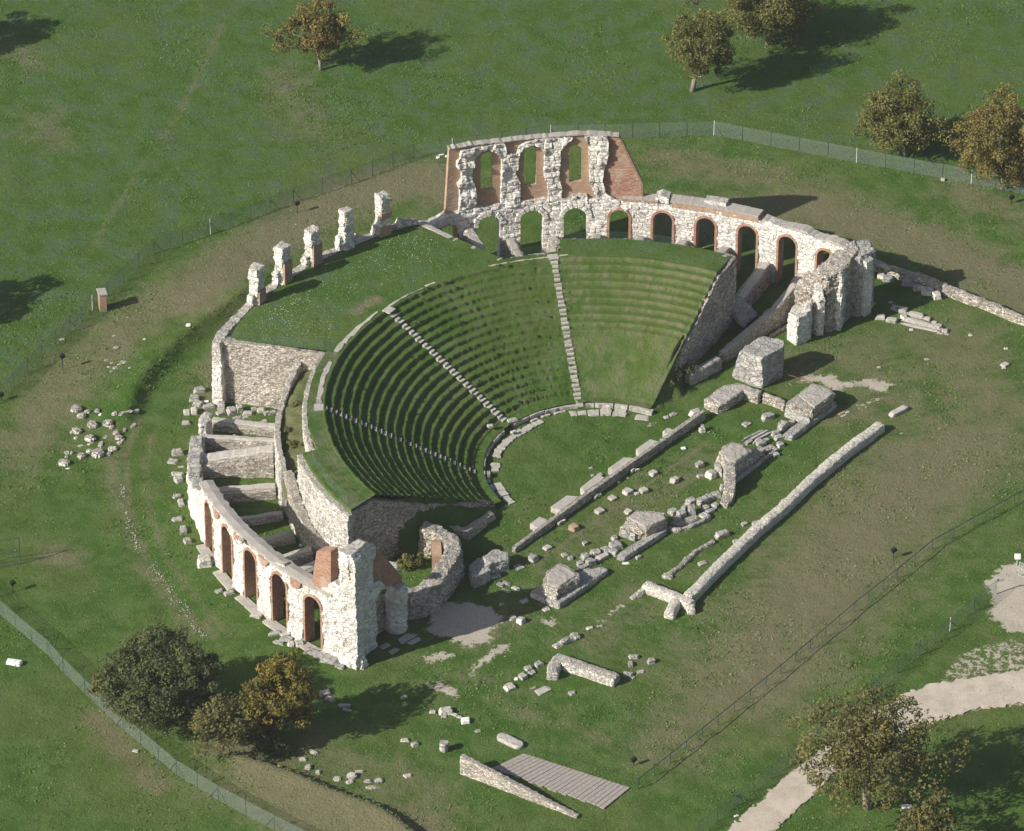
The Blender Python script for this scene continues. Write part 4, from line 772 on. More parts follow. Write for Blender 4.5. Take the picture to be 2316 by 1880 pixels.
# ------------------------------------------------------------------ stage front (pulpitum) wall with projecting slabs
pu = thing('stage_front_wall', 'long straight low wall along the lawn with seven projecting grey slabs and scalloped niches', 'wall', Z('z7', 700, 760))
pa, pb_ = Z('z7', 1400, 285, .7), Z('y1', 575, 300, .7); dv = (pb_ - pa).normalized()
rock('wall', seg_hulls([pa, pa.lerp(pb_, .33), pa.lerp(pb_, .66), pb_], .42, [.85, .8, .8, .5]), M['rubble'], pu, vox=.1, ang=51, ch=.2, bw=.35, amp=.04, joint=.03, rough=.03)
for S_ in ([(1065, 445), (1100, 418), (1150, 430), (1310, 320), (1350, 330), (1110, 480)], [(850, 588), (965, 508), (1035, 530), (1000, 570), (880, 635)], [(625, 743), (750, 655), (840, 662), (810, 700), (695, 778)], [(400, 900), (540, 790), (600, 820), (570, 850), (432, 940)],
           [(163, 1052), (290, 963), (390, 970), (350, 1010), (240, 1088)], [(-5, 1190), (70, 1133), (140, 1160), (60, 1230)]):
    P_ = [Z('z7', x, y, .62) for x, y in S_]; bm = bmesh.new(); vs = [bm.verts.new(p_) for p_ in P_]; f = bm.faces.new(vs)
    r_ = bmesh.ops.extrude_face_region(bm, geom=[f]); [setattr(v, 'co', Vector((v.co.x, v.co.y, -.1))) for v in r_['geom'] if isinstance(v, bmesh.types.BMVert)]
    bmesh.ops.recalc_face_normals(bm, faces=bm.faces); bmesh.ops.bevel(bm, geom=[e for e in bm.edges if all(v.co.z > .3 for v in e.verts)], offset=.05, segments=2, affect='EDGES'); me = bpy.data.meshes.new('projecting_slab'); bm.to_mesh(me); bm.free(); me.materials.append(M['slab']); put('projecting_slab', me, pu)

# ------------------------------------------------------------------ stage building blocks
def hull(*pp): return [Z(n, x, y, z) for n, L in pp for x, y, z in L]
def massif(label, hulls, mat='rubble', base=None, ang=51, name='masonry_block', cat='ruin block', top='cement', toph=None, **k):
    c = sum((Vector(p_) for p_ in hulls[0]), Vector()) / len(hulls[0]); t_ = thing(name, label, cat, (c.x, c.y, 0), 'masonry stumps of the stage building')
    rock('masonry', hulls, M[mat], t_, vox=.11, ang=ang, ch=k.get('ch', .25), bw=k.get('bw', .4), amp=.07, joint=.04, rough=.06, seed=int(c.x) + 20)
    if toph: toph = [[Vector(p_) - Vector((0, 0, .06 if Vector(p_).z > .9 else 0)) for p_ in H_] for H_ in toph]
    if toph: rock('cement_top', toph, M[top], t_, vox=.1, ang=ang, amp=0, joint=0, rough=.05, seed=1)
    if base: rock('base_course', base, M['limegrey' if k.get('bm') is None else k['bm']], t_, vox=.11, ang=ang, ch=.5, bw=1.2, amp=.03, joint=.04, rough=.03, seed=2)
    return t_
D = lambda n, pts, z, z0=-.15, grow=0.0: down([Z(n, x, y, z) for x, y in pts], z0, grow)
massif('tallest stage block, square-cut, beside the broken north tower', [D('z8', [(640, 300), (720, 262), (800, 212), (925, 235), (978, 262), (970, 300), (806, 392), (690, 360)], 3.2), hull(('z8', [(620, 330, 3.2), (700, 370, 3.2), (700, 300, 3.2), (600, 400, 2.0), (545, 560, -.1), (660, 600, -.1), (800, 640, -.1), (800, 420, 3.0)]))], 'limegrey', ch=.5, bw=.9)
massif('low L-shaped masonry platform with a flat grey top at the north stage end', [D('z8', [(328, 722), (372, 688), (480, 610), (600, 590), (655, 650), (505, 755), (440, 775)], .95), D('z8', [(560, 595), (660, 595), (805, 652), (765, 692), (640, 650)], .95)], 'rubble', toph=[D('z8', [(372, 690), (480, 615), (600, 596), (645, 648), (505, 745), (450, 752)], 1.06, .6), D('z8', [(570, 600), (660, 600), (795, 654), (765, 684), (640, 645)], 1.06, .6)])
wallpath('low_linking_wall', 'thin pinkish wall linking the L-shaped platform to the round-shouldered stage block', 'wall', [('z8', 808, 668), ('z8', 900, 702), ('z8', 985, 740)], .4, .95, 'rubble')
massif('round-shouldered stage block farthest north, on a long stone base', [D('z8', [(985, 750), (1080, 680), (1195, 592), (1260, 605), (1345, 640), (1388, 680), (1300, 745), (1205, 815)], 1.5, -.15, -.06)], 'rubble', [D('z8', [(962, 1008), (1110, 895), (1100, 890), (1200, 905), (1040, 1025)], .5), D('z8', [(1180, 880), (1210, 905), (1400, 770), (1390, 740)], .45), D('z8', [(975, 805), (1110, 855), (1180, 890), (1200, 800), (1000, 740)], .75)], toph=[D('z8', [(1090, 685), (1195, 600), (1255, 612), (1335, 645), (1365, 672), (1290, 735), (1220, 780)], 1.68, 1.2)])
massif('hook-shaped stage block with a tail curving down to the front', [D('z7', [(1520, 605), (1560, 560), (1625, 528), (1722, 548), (1785, 602), (1660, 705), (1560, 690)], 1.7), hull(('z7', [(1520, 600, 1.7), (1650, 700, 1.7), (1485, 680, .9), (1480, 755, -.1), (1540, 760, -.1), (1655, 835, -.1)]))] + seg_hulls([Z('z7', 1600, 690, 1.6), Z('z7', 1612, 770, 1.5), Z('z7', 1612, 850, 1.3), Z('z7', 1600, 930, .8)], .95, [1.7, 1.55, 1.3, .8]) + [D('z7', [(1690, 660), (1780, 590), (1865, 560), (1900, 585), (1720, 735)], .8)] + [D('z7', [(1540, 960), (1600, 920), (1655, 930), (1630, 1000), (1585, 1045), (1530, 1020)], .35)], 'rubble',
       [D('z7', [(1650, 815), (1990, 570), (2000, 585), (1660, 835)], .35), D('z7', [(1480, 690), (1535, 700), (1545, 760), (1485, 730)], .8)], toph=[D('z7', [(1535, 600), (1625, 538), (1715, 556), (1765, 604), (1650, 690), (1590, 680)], 1.85, 1.3)])
massif('five-sided stage block in the middle of the row, with a kerbed base', [D('z7', [(775, 1140), (830, 1100), (868, 1078), (1085, 1100), (1108, 1150), (1010, 1190), (930, 1225), (820, 1180)], 1.35, -.15, .02), hull(('z7', [(780, 1150, 1.3), (715, 1225, .9), (715, 1290, -.1), (850, 1340, -.1), (925, 1320, -.1), (930, 1230, 1.3)]))], 'rubble',
       [D('y1', [(1402, 378), (1560, 272), (1640, 235), (1800, 150), (1815, 172), (1470, 398)], .45), D('z7', [(712, 1215), (850, 1270), (850, 1275), (720, 1235), (745, 1225)], .85), D('z7', [(716, 1222), (790, 1180), (870, 1240), (850, 1282)], .6)], toph=[D('z7', [(790, 1135), (868, 1088), (1075, 1106), (1090, 1146), (925, 1212), (840, 1165)], 1.5, 1.0)])
massif('southernmost stage block on a long rectangular stone base, nearest the tower', [D('y1', [(840, 500), (890, 480), (960, 432), (1040, 475), (1108, 520), (1108, 560), (940, 645), (805, 610)], 1.3, -.15, .03), hull(('y1', [(800, 620, 1.2), (940, 650, 1.3), (790, 690, .5), (900, 760, .4), (940, 770, .3)]))], 'rubble',
       [D('y1', [(706, 672), (790, 615), (900, 560), (1290, 460), (1348, 488), (945, 775), (850, 740)], .5)], toph=[D('y1', [(855, 508), (960, 445), (1035, 482), (1095, 525), (940, 628), (840, 600)], 1.45, 1.0)])
massif('two-lump masonry block in half shade next to the curved vault ruin', [D('y1', [(320, 398), (400, 330), (440, 320), (535, 352), (540, 400), (375, 440)], 1.3, -.15, .05), D('y1', [(212, 460), (290, 392), (372, 432), (385, 500), (260, 560), (235, 530)], 1.0, -.15, .08)], 'limegrey')
rock('curved_footing', seg_hulls([Z('z7', 1105, 1215, .3), Z('z7', 1180, 1235, .3), Z('z7', 1290, 1205, .3), Z('z7', 1380, 1165, .3), Z('z7', 1440, 1125, .3), Z('z7', 1390, 1095, .3)], .42, .35), M['limegrey'], label='curved kerb-like footing running right from the middle stage block', cat='footing', ang=30, ch=.5, bw=1.2)
rock('curved_footing', [D('z7', [(1120, 1180), (1180, 1215), (1290, 1190), (1370, 1140), (1330, 1110), (1200, 1160)], .12)], M['rubble'], label='flat brownish floor patch inside the curved kerb by the middle stage block', cat='floor patch', rough=.03)

# ------------------------------------------------------------------ rear wall, T-shaped wall, front rubble wall
def roundwall(name, label, path, wd, h, mat, par=None):
    P_ = [Z(n, x, y, h) for n, x, y in path]; H = []
    for i in range(len(P_) - 1):
        a, b = P_[i], P_[i + 1]; d = (b - a).normalized(); q = Vector((-d.y, d.x, 0)); pts = []
        a2, b2 = a - d * (wd * .2), b + d * (wd * .2)
        for p_ in (a2, b2):
            for o_, z_ in ((-.5, -.15), (.5, -.15), (-.5, h - .2), (.5, h - .2), (-.38, h - .06), (.38, h - .06), (0, h)): t_ = p_ + q * wd * o_; pts.append((t_.x, t_.y, z_))
        H.append(pts)
    return rock(name, H, M[mat], par, .12, math.degrees(math.atan2(P_[-1].y - P_[0].y, P_[-1].x - P_[0].x)), .3, .5, .04, .04, .05, 7, label, None if par else 'wall')
roundwall('rear_wall', 'very long round-topped whitish wall closing the stage building on the right', [('z8', 1745, 915), ('z8', 1560, 1050), ('z8', 1400, 1175), ('z8', 1200, 1345), ('z7', 2030, 1040), ('z7', 1850, 1190), ('y4', 40, 95), ('y1', 2070, 610), ('y1', 1985, 690)], 1.0, .85, 'pale')
fw = thing('forked_wall', 'pale T-shaped wall end where the long round-topped wall begins', 'wall', Z('y1', 1650, 600))
roundwall('cross_wall', None, [('y1', 1650, 600), ('y1', 1760, 640), ('y1', 1900, 695), ('y1', 2000, 745)], .95, .8, 'pale', fw)
roundwall('arm', None, [('y1', 1905, 700), ('y1', 1860, 770), ('y1', 1835, 820)], .95, .75, 'pale', fw)
roundwall('arm', None, [('y1', 2000, 745), ('y1', 2010, 800)], .7, .6, 'pale', fw)
wallpath('sloping_rubble_arm', 'crumbling rubble arm sloping down left from the T-shaped wall end', 'wall', [('y1', 1640, 610), ('y1', 1600, 670), ('y1', 1520, 720)], .5, [.75, .35, .15], 'rubblewhite', rough=.1)
rw_ = thing('rubble_wall', 'thick pale rubble wall standing alone on the front grass', 'wall', Z('y1', 930, 1185))
roundwall('main_wall', None, [('y1', 930, 1185), ('y1', 1080, 1240), ('y1', 1240, 1290), ('y1', 1390, 1345)], 1.15, .85, 'rubblewhite', rw_)
roundwall('arm', None, [('y1', 940, 1190), ('y1', 900, 1250), ('y1', 890, 1310)], 1.0, .8, 'rubblewhite', rw_)
wallpath('rubble_footing', 'low ragged line of stones running up from the thick pale front wall', 'footing', [('y1', 900, 1110), ('y1', 1000, 1050), ('y1', 1100, 1010)], .55, [.2, .35, .3], 'rubblewhite', rough=.12, amp=.14)
wallpath('low_strip_footing', 'narrow brown-topped stone footing lying between the stage row and the long wall', 'footing', [('y1', 1790, 545), ('y1', 1900, 470), ('z7', 1340, 1400), ('z7', 1480, 1320)], .45, .25, 'rubble', rough=.07)
wallpath('boundary_wall', 'long low pinkish rubble wall leaving the end tower towards the right edge', 'wall', [('x1', 380, 240), ('x1', 600, 330), ('x1', 900, 410), ('x1', 1200, 520), ('x1', 1500, 650), ('x1', 1800, 760), ('x1', 2000, 850), ('x1', 2300, 970)], .62, [.95, .95, .95, .9, .85, .8, .75, .7], 'rubble', cap=None, rough=.08, amp=.1)
rock('wall_top_stone', [[Z('x1', x, y, z) for x, y in ((430, 310), (520, 290), (590, 340), (600, 380), (500, 350)) for z in (.8, 1.15)]], M['cream'], label='rounded cream capping stone on the low boundary wall next to the end tower', cat='stone block')

# entrance ramp in front
rm = thing('plank_ramp', 'grey weathered plank walkway on the grass at the bottom', 'ramp', Z('y3', 1000, 760))
A, B, Cc, Dd = [Z('y3', x, y, .12) for x, y in ((655, 548), (1515, 825), (1310, 990), (395, 668))]
npk = 24
for k in range(npk):
    f0, f1 = (k + .05) / npk, (k + .93) / npk; j0, j1 = R.uniform(0, .012), R.uniform(0, .02); zt = .12 + R.uniform(-.012, .012)
    q = [A.lerp(B, f0), A.lerp(B, f1), Dd.lerp(Cc, f1), Dd.lerp(Cc, f0)]; ex = (q[3] - q[0]).normalized() * R.uniform(-.12, .08)
    q[2] = q[2] + ex; q[3] = q[3] + ex; V = [(p_.x, p_.y, z_) for z_ in (.02, zt) for p_ in q]
    obj('plank', V, [(0, 1, 2, 3)[::-1], (4, 5, 6, 7), (0, 1, 5, 4), (1, 2, 6, 5), (2, 3, 7, 6), (3, 0, 4, 7)], M['plank'], rm)
obj('joist', [(p_.x, p_.y, z_) for z_ in (-.05, .06) for p_ in (A.lerp(B, .02), A.lerp(B, .98), A.lerp(B, .98) + (Cc - B) * .05, A.lerp(B, .02) + (Dd - A) * .05)], [(3, 2, 1, 0), (4, 5, 6, 7), (0, 1, 5, 4), (1, 2, 6, 5), (2, 3, 7, 6), (3, 0, 4, 7)], M['barkdark'], rm)
fl_, fr_ = Z('y3', 138, 715, 0), Z('y3', 1085, 1075, 0); bl_ = Z('y3', 140, 715, 0)
d = (fr_ - fl_).normalized(); q = Vector((-d.y, d.x, 0)); H = [[tuple(fl_ + q * o_ + Vector((0, 0, z_))) for o_ in (0, .55) for z_ in (-.15, 1.75)] + [tuple(fr_ + q * o_ + Vector((0, 0, z_))) for o_ in (0, .5) for z_ in (-.15, .12)]]
rock('ramp_wall', H, M['smallst'], vox=.1, ang=math.degrees(math.atan2(d.y, d.x)), ch=.14, bw=.28, amp=.035, joint=.025, rough=.02, label='tapering pale stone wall running down to a point beside the plank ramp', cat='wall')

# brick pillar by the fence
bp_ = thing('meter_pillar', 'small free-standing pinkish brick pillar with a sloping cap beside the fence', 'pillar', Z('y5', 735, 485))
q = Z('y5', 733, 480); m = MB(); m.box((q.x, q.y, .95), (.62, .95, 1.9), math.radians(15)); m.build('pillar_body', M['brickpale'], bp_); m = MB(); m.box((q.x, q.y, 1.95), (.78, 1.1, .12), math.radians(15), .06); m.build('cap', M['slab'], bp_)

# ------------------------------------------------------------------ fences
def fence(name, label, pts, h, mat, post_mat, spacing=2.6, pr=.035, white=(), rail=False, sub=None, group=None):
    P_ = [Vector((*tuple(Z(*p_))[:2], 0)) if not isinstance(p_, Vector) else p_ for p_ in pts]
    for p_ in P_:
        if p_.z == 0: p_.z = float(gz(p_.x, p_.y))
    t_ = thing(name, label, 'fence', P_[0], group); V = []; F = []; UV = []; s = 0
    for i in range(len(P_) - 1):
        a, b = P_[i], P_[i + 1]; L = (b - a).length; n = max(1, round(L / spacing))
        for k in range(n + (i == len(P_) - 2)):
            q = a.lerp(b, k / n); m = MB(); m.tube(q - Vector((0, 0, .2)), q + Vector((R.uniform(-.03, .03), 0, h + .06)), pr, n=6)
            m.build('post', M['whitepost'] if (i, k) in white else post_mat, t_)
            if k == 0 and i > 0 and mat is M['net']:
                dv_ = (b - a).normalized(); m = MB(); m.tube(q + Vector((0, 0, h * .85)), q + dv_ * .9, .025); m.tube(q + Vector((0, 0, h * .85)), q - dv_ * .9, .025); m.build('brace', post_mat, t_)
        if mat is not None:
            nn_ = max(2, int(L / .8))
            for k in range(nn_ + 1):
                q = a.lerp(b, k / nn_); sag = .03 * math.sin(k * 1.3)
                V += [(q.x, q.y, q.z + .03), (q.x + .02 * math.sin(k), q.y, q.z + h + sag)]; UV += [(s + L * k / nn_, 0), (s + L * k / nn_, h)]
            n0 = len(V) - 2 * (nn_ + 1)
            for k in range(nn_): F.append((n0 + 2 * k, n0 + 2 * k + 2, n0 + 2 * k + 3, n0 + 2 * k + 1))
            s += L
        if rail or mat is not None:
            m = MB(); m.tube(a + Vector((0, 0, h)), b + Vector((0, 0, h)), .045 if rail is True else .01, n=5); 
            if rail is True: m.tube(a + Vector((0, 0, h * .5)), b + Vector((0, 0, h * .5)), .012, n=4)
            m.build('rail' if rail else 'top_wire', post_mat, t_)
    if mat is not None:
        me = base_mesh('mesh_panel', V, F, mat); at = me.attributes.new('uvw', 'FLOAT_VECTOR', 'POINT'); at.data.foreach_set('vector', np.array([(u, v, 0) for u, v in UV], float).ravel()); put('mesh_panel', me, t_)
    return t_
fence('chain_link_fence', 'green chain-link fence curving behind the ruins from the left edge to the trees', FENCE_TL, 1.55, M['net'], M['green_metal'], 2.6, .035, white=((3, 0), (5, 0), (6, 1), (10, 0), (11, 0), (12, 0), (13, 0), (14, 0)))
fence('chain_link_fence', 'green chain-link fence crossing the lower left corner below the round dark shrub', [('V', -60, 1225), ('V', 0, 1284), ('V', 100, 1369), ('V', 133, 1406), ('V', 178, 1450), ('V', 257, 1524), ('V', 369, 1620), ('V', 456, 1676), ('V', 573, 1738), ('V', 700, 1800)], 1.5, M['net'], M['green_metal'], 2.6, .03)
fence('chain_link_fence', 'green chain-link fence beside the gravel track, ending at the gate post', [('y4', 1795, 255), ('y4', 1660, 365), ('y4', 1510, 490), ('y4', 1320, 640), ('y4', 1050, 865), ('y4', 780, 1100), ('y4', 500, 1330), ('y4', 180, 1580), ('y4', -60, 1770)], 1.35, M['net'], M['green_metal'], 2.6, .035, white=((2, 0),))
fence('post_and_rail_fence', 'thin dark green rail fence running diagonally between the long wall and the gravel track', [('y3', 1580, 835), ('y4', 65, 1075), ('y4', 365, 835), ('y4', 640, 605), ('y4', 915, 370), ('y4', 1180, 160), ('y4', 1400, -20), ('V', 2160, 1030)], .95, None, M['green_metal'], 2.3, .035, rail=True)
fence('rope_fence', 'low wire-and-post fence along the far side of the plank ramp', [('y3', 640, 555), ('y3', 985, 640), ('y3', 1265, 730), ('y3', 1575, 830)], .7, None, M['green_metal'], 3.2, .015, rail='thin')
def rimP(r, t, z): p_ = pol(r, t, z); return p_
fence('safety_fence', 'faint green safety netting along the right edge of the seating bank', [rimP(25.8, 63.6, 7.0), rimP(21, 63.8, 5.9), rimP(16, 64, 3.4), rimP(11, 64.3, .8)], .9, M['netthin'], M['green_metal'], 4, .015)
fence('safety_fence', 'faint green safety netting on the rim above the pale curved west wall', [rimP(24.6, 160, 6.9), rimP(24.5, 170, 6.9), rimP(24.5, 181, 6.9), rimP(24.5, 194, 6.9), rimP(25.7, 200, 6.9), rimP(25.8, 209, 6.85), rimP(25.8, 216, 6.8)], .95, M['netthin'], M['green_metal'], 3.5, .02)
fence('safety_fence', 'faint wire railing behind the central arches at the top of the stairway', [rimP(24.3, 108, 6.95), rimP(24.3, 100, 6.95), rimP(26.3, 96, 6.95), rimP(26.3, 84, 6.95), rimP(26.3, 72, 6.95)], .9, M['netthin'], M['green_metal'], 3.5, .015)
fence('safety_fence', 'faint green netting along the cut edge of the platform above the small-stone wall', [rimP(33.9, 161.3, 6.2), rimP(29.5, 160.6, 6.4), rimP(25.2, 160, 6.8)], .8, M['netthin'], M['green_metal'], 4, .015)
gt = thing('gate', 'pale metal mesh gate leaf at the right edge beside the track', 'gate', Z('x2', 1415, 760)); a = Z('x2', 1418, 745); b = Z('x2', 1700, 870)
m = MB(); [m.tube(a + Vector((0, 0, z_)), b + Vector((0, 0, z_)), .03) for z_ in (.1, .75, 1.4)]; m.tube(a + Vector((0, 0, 0)), a + Vector((0, 0, 1.45)), .05); m.tube(b, b + Vector((0, 0, 1.45)), .04)
m.build('gate_frame', M['galv'], gt); m = MB(); [m.tube(a.lerp(b, k / 14) + Vector((0, 0, .1)), a.lerp(b, k / 14) + Vector((0, 0, 1.4)), .008, n=4) for k in range(1, 14)]; m.build('gate_bars', M['galv'], gt)
gp = thing('gate_post', 'grey steel gate post with a small bracket where the track fence ends', 'post', Z('x2', 880, 1150)); m = MB(); q = Z('x2', 880, 1150); m.tube(q, q + Vector((0, 0, 1.5)), .06); m.build('post', M['galv'], gp); m = MB(); m.box((q.x + .35, q.y + .1, 1.3), (.7, .04, .25), .2); m.build('bracket', M['galv'], gp)
q = Z('x2', 1370, 500); m = MB(); m.box((q.x, q.y, .9), (.5, .35, .35)); mbx = thing('white_box', 'small bright white box on a post beside the gate', 'box', (q.x, q.y, 0)); m.build('housing', M['white'], mbx); m = MB(); m.tube((q.x, q.y, 0), (q.x, q.y, .75), .05); m.build('post', M['galv'], mbx)
fr = thing('metal_frame', 'dark metal frame of thin bars at the left edge of the grass', 'frame', Z('x3', 340, 960)); a = Z('x3', 345, 960); dvec = Vector((-.97, -.25, 0))
m = MB(); H_ = 2.7; m.tube(a, a + Vector((0, 0, H_ + .1)), .05); b = a + dvec * 5; m.tube(b, b + Vector((0, 0, H_)), .05)
for z_ in (.05, H_ * .5, H_): m.tube(a + Vector((0, 0, z_)), b + Vector((0, 0, z_)), .04)
m.build('frame_bars', M['green_metal'], fr); m = MB(); m.tube(a + Vector((0, 0, .2)), b + Vector((0, 0, H_ * .5)), .02); m.tube(a + Vector((0, 0, H_ * .5)), b + Vector((0, 0, H_)), .02); m.build('diagonal_bars', M['green_metal'], fr)

# floodlights
def flood(n, x, y, label, h=.95, up=None):
    q = Z(n, x, y); q.z = float(gz(q.x, q.y)); t_ = thing('floodlight', label, 'floodlight', q, 'low floodlights around the theatre')
    m = MB(); m.tube(q, q + Vector((0, 0, h)), .035); m.build('pole', M['dark'], t_); m = MB(); m.box(q + Vector((0, 0, h + .08)), (.42, .30, .30), .6, -.3); hs = m.build('lamp_housing', M['dark'], t_)
    d_ = Vector((math.cos(.6), math.sin(.6), 0)); m = MB(); m.box(q + d_ * .2 + Vector((0, 0, h + .13)), (.03, .24, .22), .6, -.3); m.build('glass', M['glass'], t_)
flood('y3', 1545, 650, 'small black floodlight on the grass just right of the plank ramp', .55); flood('y4', 1160, 35, 'small black floodlight on the dry grass near the rail fence, right of the long wall', .75)
flood('z3', 972, 290, 'black floodlight on a thin pole outside the standing piers, near the fence', .95); flood('y5', 450, 915, 'tall black floodlight on the left bank below the fence', 1.35)
flood('x3', 225, 1425, 'small dark floodlight on the grass near the left fence', .85); flood('y8', 2072, 1075, 'black floodlight with a bright glass under the far right tree', .6); flood('y5', 10, 1130, 'dark floodlight at the left edge against the fence', .6)

# iron rail by the tall block
ir = thing('iron_rail', 'bent rusty iron rail on the grass below the tallest stage block', 'rail', Z('z8', 910, 575)); a = Z('z8', 912, 575); b = a + Vector((.15, .3, .75)); m = MB(); m.tube(a, b, .03); m.tube(b, Z('z8', 1210, 590, .3), .03); m.build('bar', M['stem'], ir)

# ------------------------------------------------------------------ fallen blocks
def stone_mesh(a, b, h, seed, roundy=.0):
    r = random.Random(seed); bm = bmesh.new(); bmesh.ops.create_cube(bm, size=1); bmesh.ops.bevel(bm, geom=bm.edges[:], offset=.09 + .16 * roundy, segments=2 if roundy > .3 else 1, affect='EDGES')
    bmesh.ops.subdivide_edges(bm, edges=[e for e in bm.edges if e.calc_length() > .35], cuts=2, use_grid_fill=True)
    t1, t2 = r.uniform(-.14, .14), r.uniform(-.14, .14); t3 = r.uniform(-.18, .18); t4 = r.uniform(-.12, .12)
    for v in bm.verts:
        c = v.co; x, y, z = c.x, c.y, c.z; c.x = x * (1 + t1 * y * 2 - .14 * (z > 0)) + t4 * z; c.y = y * (1 + t2 * x * 2 + t3 * z) ; c.z = z * (1 + t3 * x + t1 * y * .6)
        n_ = noise.noise_vector(c * 2.3 + Vector((seed, 0, 0))); c += n_ * (.07 + .06 * roundy)
        c.x *= a; c.y *= b; c.z = (c.z + .44) * h
    return bm
QORD = ['first', 'second', 'third', 'fourth', 'fifth', 'sixth', 'seventh', 'eighth', 'ninth', 'tenth', 'eleventh', 'twelfth', 'thirteenth', 'fourteenth', 'fifteenth', 'sixteenth', 'seventeenth', 'eighteenth', 'nineteenth', 'twentieth', 'twenty-first', 'twenty-second', 'twenty-third', 'twenty-fourth', 'twenty-fifth', 'twenty-sixth', 'twenty-seventh', 'twenty-eighth', 'twenty-ninth', 'thirtieth', 'thirty-first', 'thirty-second', 'thirty-third', 'thirty-fourth', 'thirty-fifth', 'thirty-sixth', 'thirty-seventh', 'thirty-eighth', 'thirty-ninth', 'fortieth']
SEED = [0]
def blocks(where, group, items, mat='limegrey', roundy=0.0):
    its = sorted(items, key=lambda i: T[i[0]][0] + i[1] * T[i[0]][2])
    for k, it in enumerate(its):
        n, x, y, a, b, h = it[:6]; yaw = it[6] if len(it) > 6 else 25; mt = it[7] if len(it) > 7 else mat; zb = it[8] if len(it) > 8 else None; SEED[0] += 1
        q = Z(n, x, y, h * .5 if zb is None else zb + h * .5); q.z = 0; q.z = (float(gz(q.x, q.y)) if zb is None else zb)
        look = ('flat' if h < .2 else 'low' if h < .33 else 'chunky' if h > .5 else 'squared' if roundy < .3 else 'rounded'); size = 'small' if a < .55 else 'large' if a > .95 else 'medium'
        col_ = {'limegrey': 'grey', 'lime': 'whitish', 'slab': 'tan-grey', 'white': 'bright white', 'cream': 'cream', 'rubble': 'brownish', 'brickpale': 'brick', 'rubblewhite': 'pale'}[mt]
        bm = stone_mesh(a, b, h, SEED[0], roundy); me = bpy.data.meshes.new('stone_block'); bmesh.ops.rotate(bm, verts=bm.verts, cent=(0, 0, 0), matrix=Matrix.Rotation(math.radians(yaw) + R.uniform(-.1, .1), 3, 'Z') @ Matrix.Rotation(R.uniform(-.06, .06), 3, 'X'))
        bm.to_mesh(me); bm.free(); me.materials.append(M[mt]); o = bpy.data.objects.new('stone_block', me); C.objects.link(o); o.location = (q.x, q.y, q.z - .03)
        pos = 'leftmost' if k == 0 else 'rightmost' if k == len(its) - 1 else QORD[k] + ' from the left'
        tag(o, f'{size} {look} {col_} stone, {pos} among {where}', 'stone block', group)
B7 = 'z7'
blocks('the loose blocks beyond the lawn', 'loose blocks on the stage floor', [(B7, 1325, 290, .95, .5, .45, 35, 'lime', .6), (B7, 1385, 435, .55, .5, .45, 20), (B7, 1387, 402, .3, .28, .25, 0, 'limegrey', .45), (B7, 1437, 450, .3, .2, .12), (B7, 1150, 308, .75, .45, .12, 35), (B7, 1095, 332, .45, .4, .1), (B7, 900, 335, 1.2, .8, .1, -8, 'slab'), (B7, 1235, 583, .45, .3, .14, 10, 'white'), (B7, 990, 782, .7, .6, .35, 45, 'slab'), (B7, 1165, 837, .75, .55, .4, 45, 'slab'), (B7, 1362, 712, .75, .5, .45, 35), (B7, 1455, 790, .8, .75, .65, 40, 'lime'), (B7, 1370, 805, .6, .35, .22, 30), (B7, 780, 930, .8, .7, .38, 45, 'slab'), (B7, 912, 922, .75, .6, .38, 40, 'slab'), (B7, 857, 948, .45, .35, .16, 20, 'slab'), (B7, 660, 982, .75, .6, .25, 45, 'slab'), (B7, 557, 1087, .85, .65, .35, 45, 'slab'), (B7, 785, 1092, .6, .55, .25, 45, 'slab'), (B7, 350, 1220, .8, .7, .5, 45, 'brickpale'), (B7, 135, 1382, .75, .6, .22, 45, 'slab'), (B7, 440, 1348, .45, .4, .3), (B7, 1740, 387, .75, .6, .16, 45), (B7, 1912, 325, 1.1, .65, .5, 30), ('y1', 730, 397, .75, .7, .5, -30), ('y1', 620, 472, .8, .7, .1, 45), ('y1', 990, 372, .6, .5, .15), ('y1', 1035, 400, .45, .4, .25), (B7, 485, 740, .35, .25, .08), (B7, 500, 800, .3, .25, .14), (B7, 560, 798, .45, .4, .2, 35), (B7, 960, 400, .4, .2, .06)], 'limegrey')
blocks('the cream wedges beside the lawn wall', 'pairs of cream wedge stones', [(B7, 825, 765, .55, .22, .45, 55), (B7, 858, 762, .5, .2, .35, 30), (B7, 525, 975, .6, .22, .4, 60), (B7, 552, 965, .5, .2, .35, 30), (B7, 235, 1185, .6, .22, .35, 60), (B7, 262, 1172, .5, .2, .3, 30), (B7, 712, 858, .25, .2, .2), (B7, 780, 822, .25, .2, .12), (B7, 515, 1018, .45, .2, .06)], 'cream')
blocks('tumbled blocks beside the hook-shaped block', 'tumbled blocks, middle of the stage row', [(B7, 1150, 1092, .8, .6, .5, 35), (B7, 1215, 1110, .8, .6, .6, 35), (B7, 1290, 1010, .8, .6, .6, 30), (B7, 1300, 1075, .65, .6, .9, 10), (B7, 1390, 1005, 1.2, .6, .6, 40), (B7, 1440, 975, .7, .6, .5), (B7, 1492, 960, .9, .6, .5, 20), (B7, 1415, 1062, .5, .5, .4), (B7, 1492, 1045, .6, .5, .4, 50), (B7, 1450, 1090, .8, .4, .3, 35), (B7, 1545, 895, .4, .4, .6), (B7, 1400, 1130, .9, .35, .35, -40), (B7, 1180, 1150, .7, .5, .4, 30), (B7, 1240, 1060, .6, .4, .5, 60)])
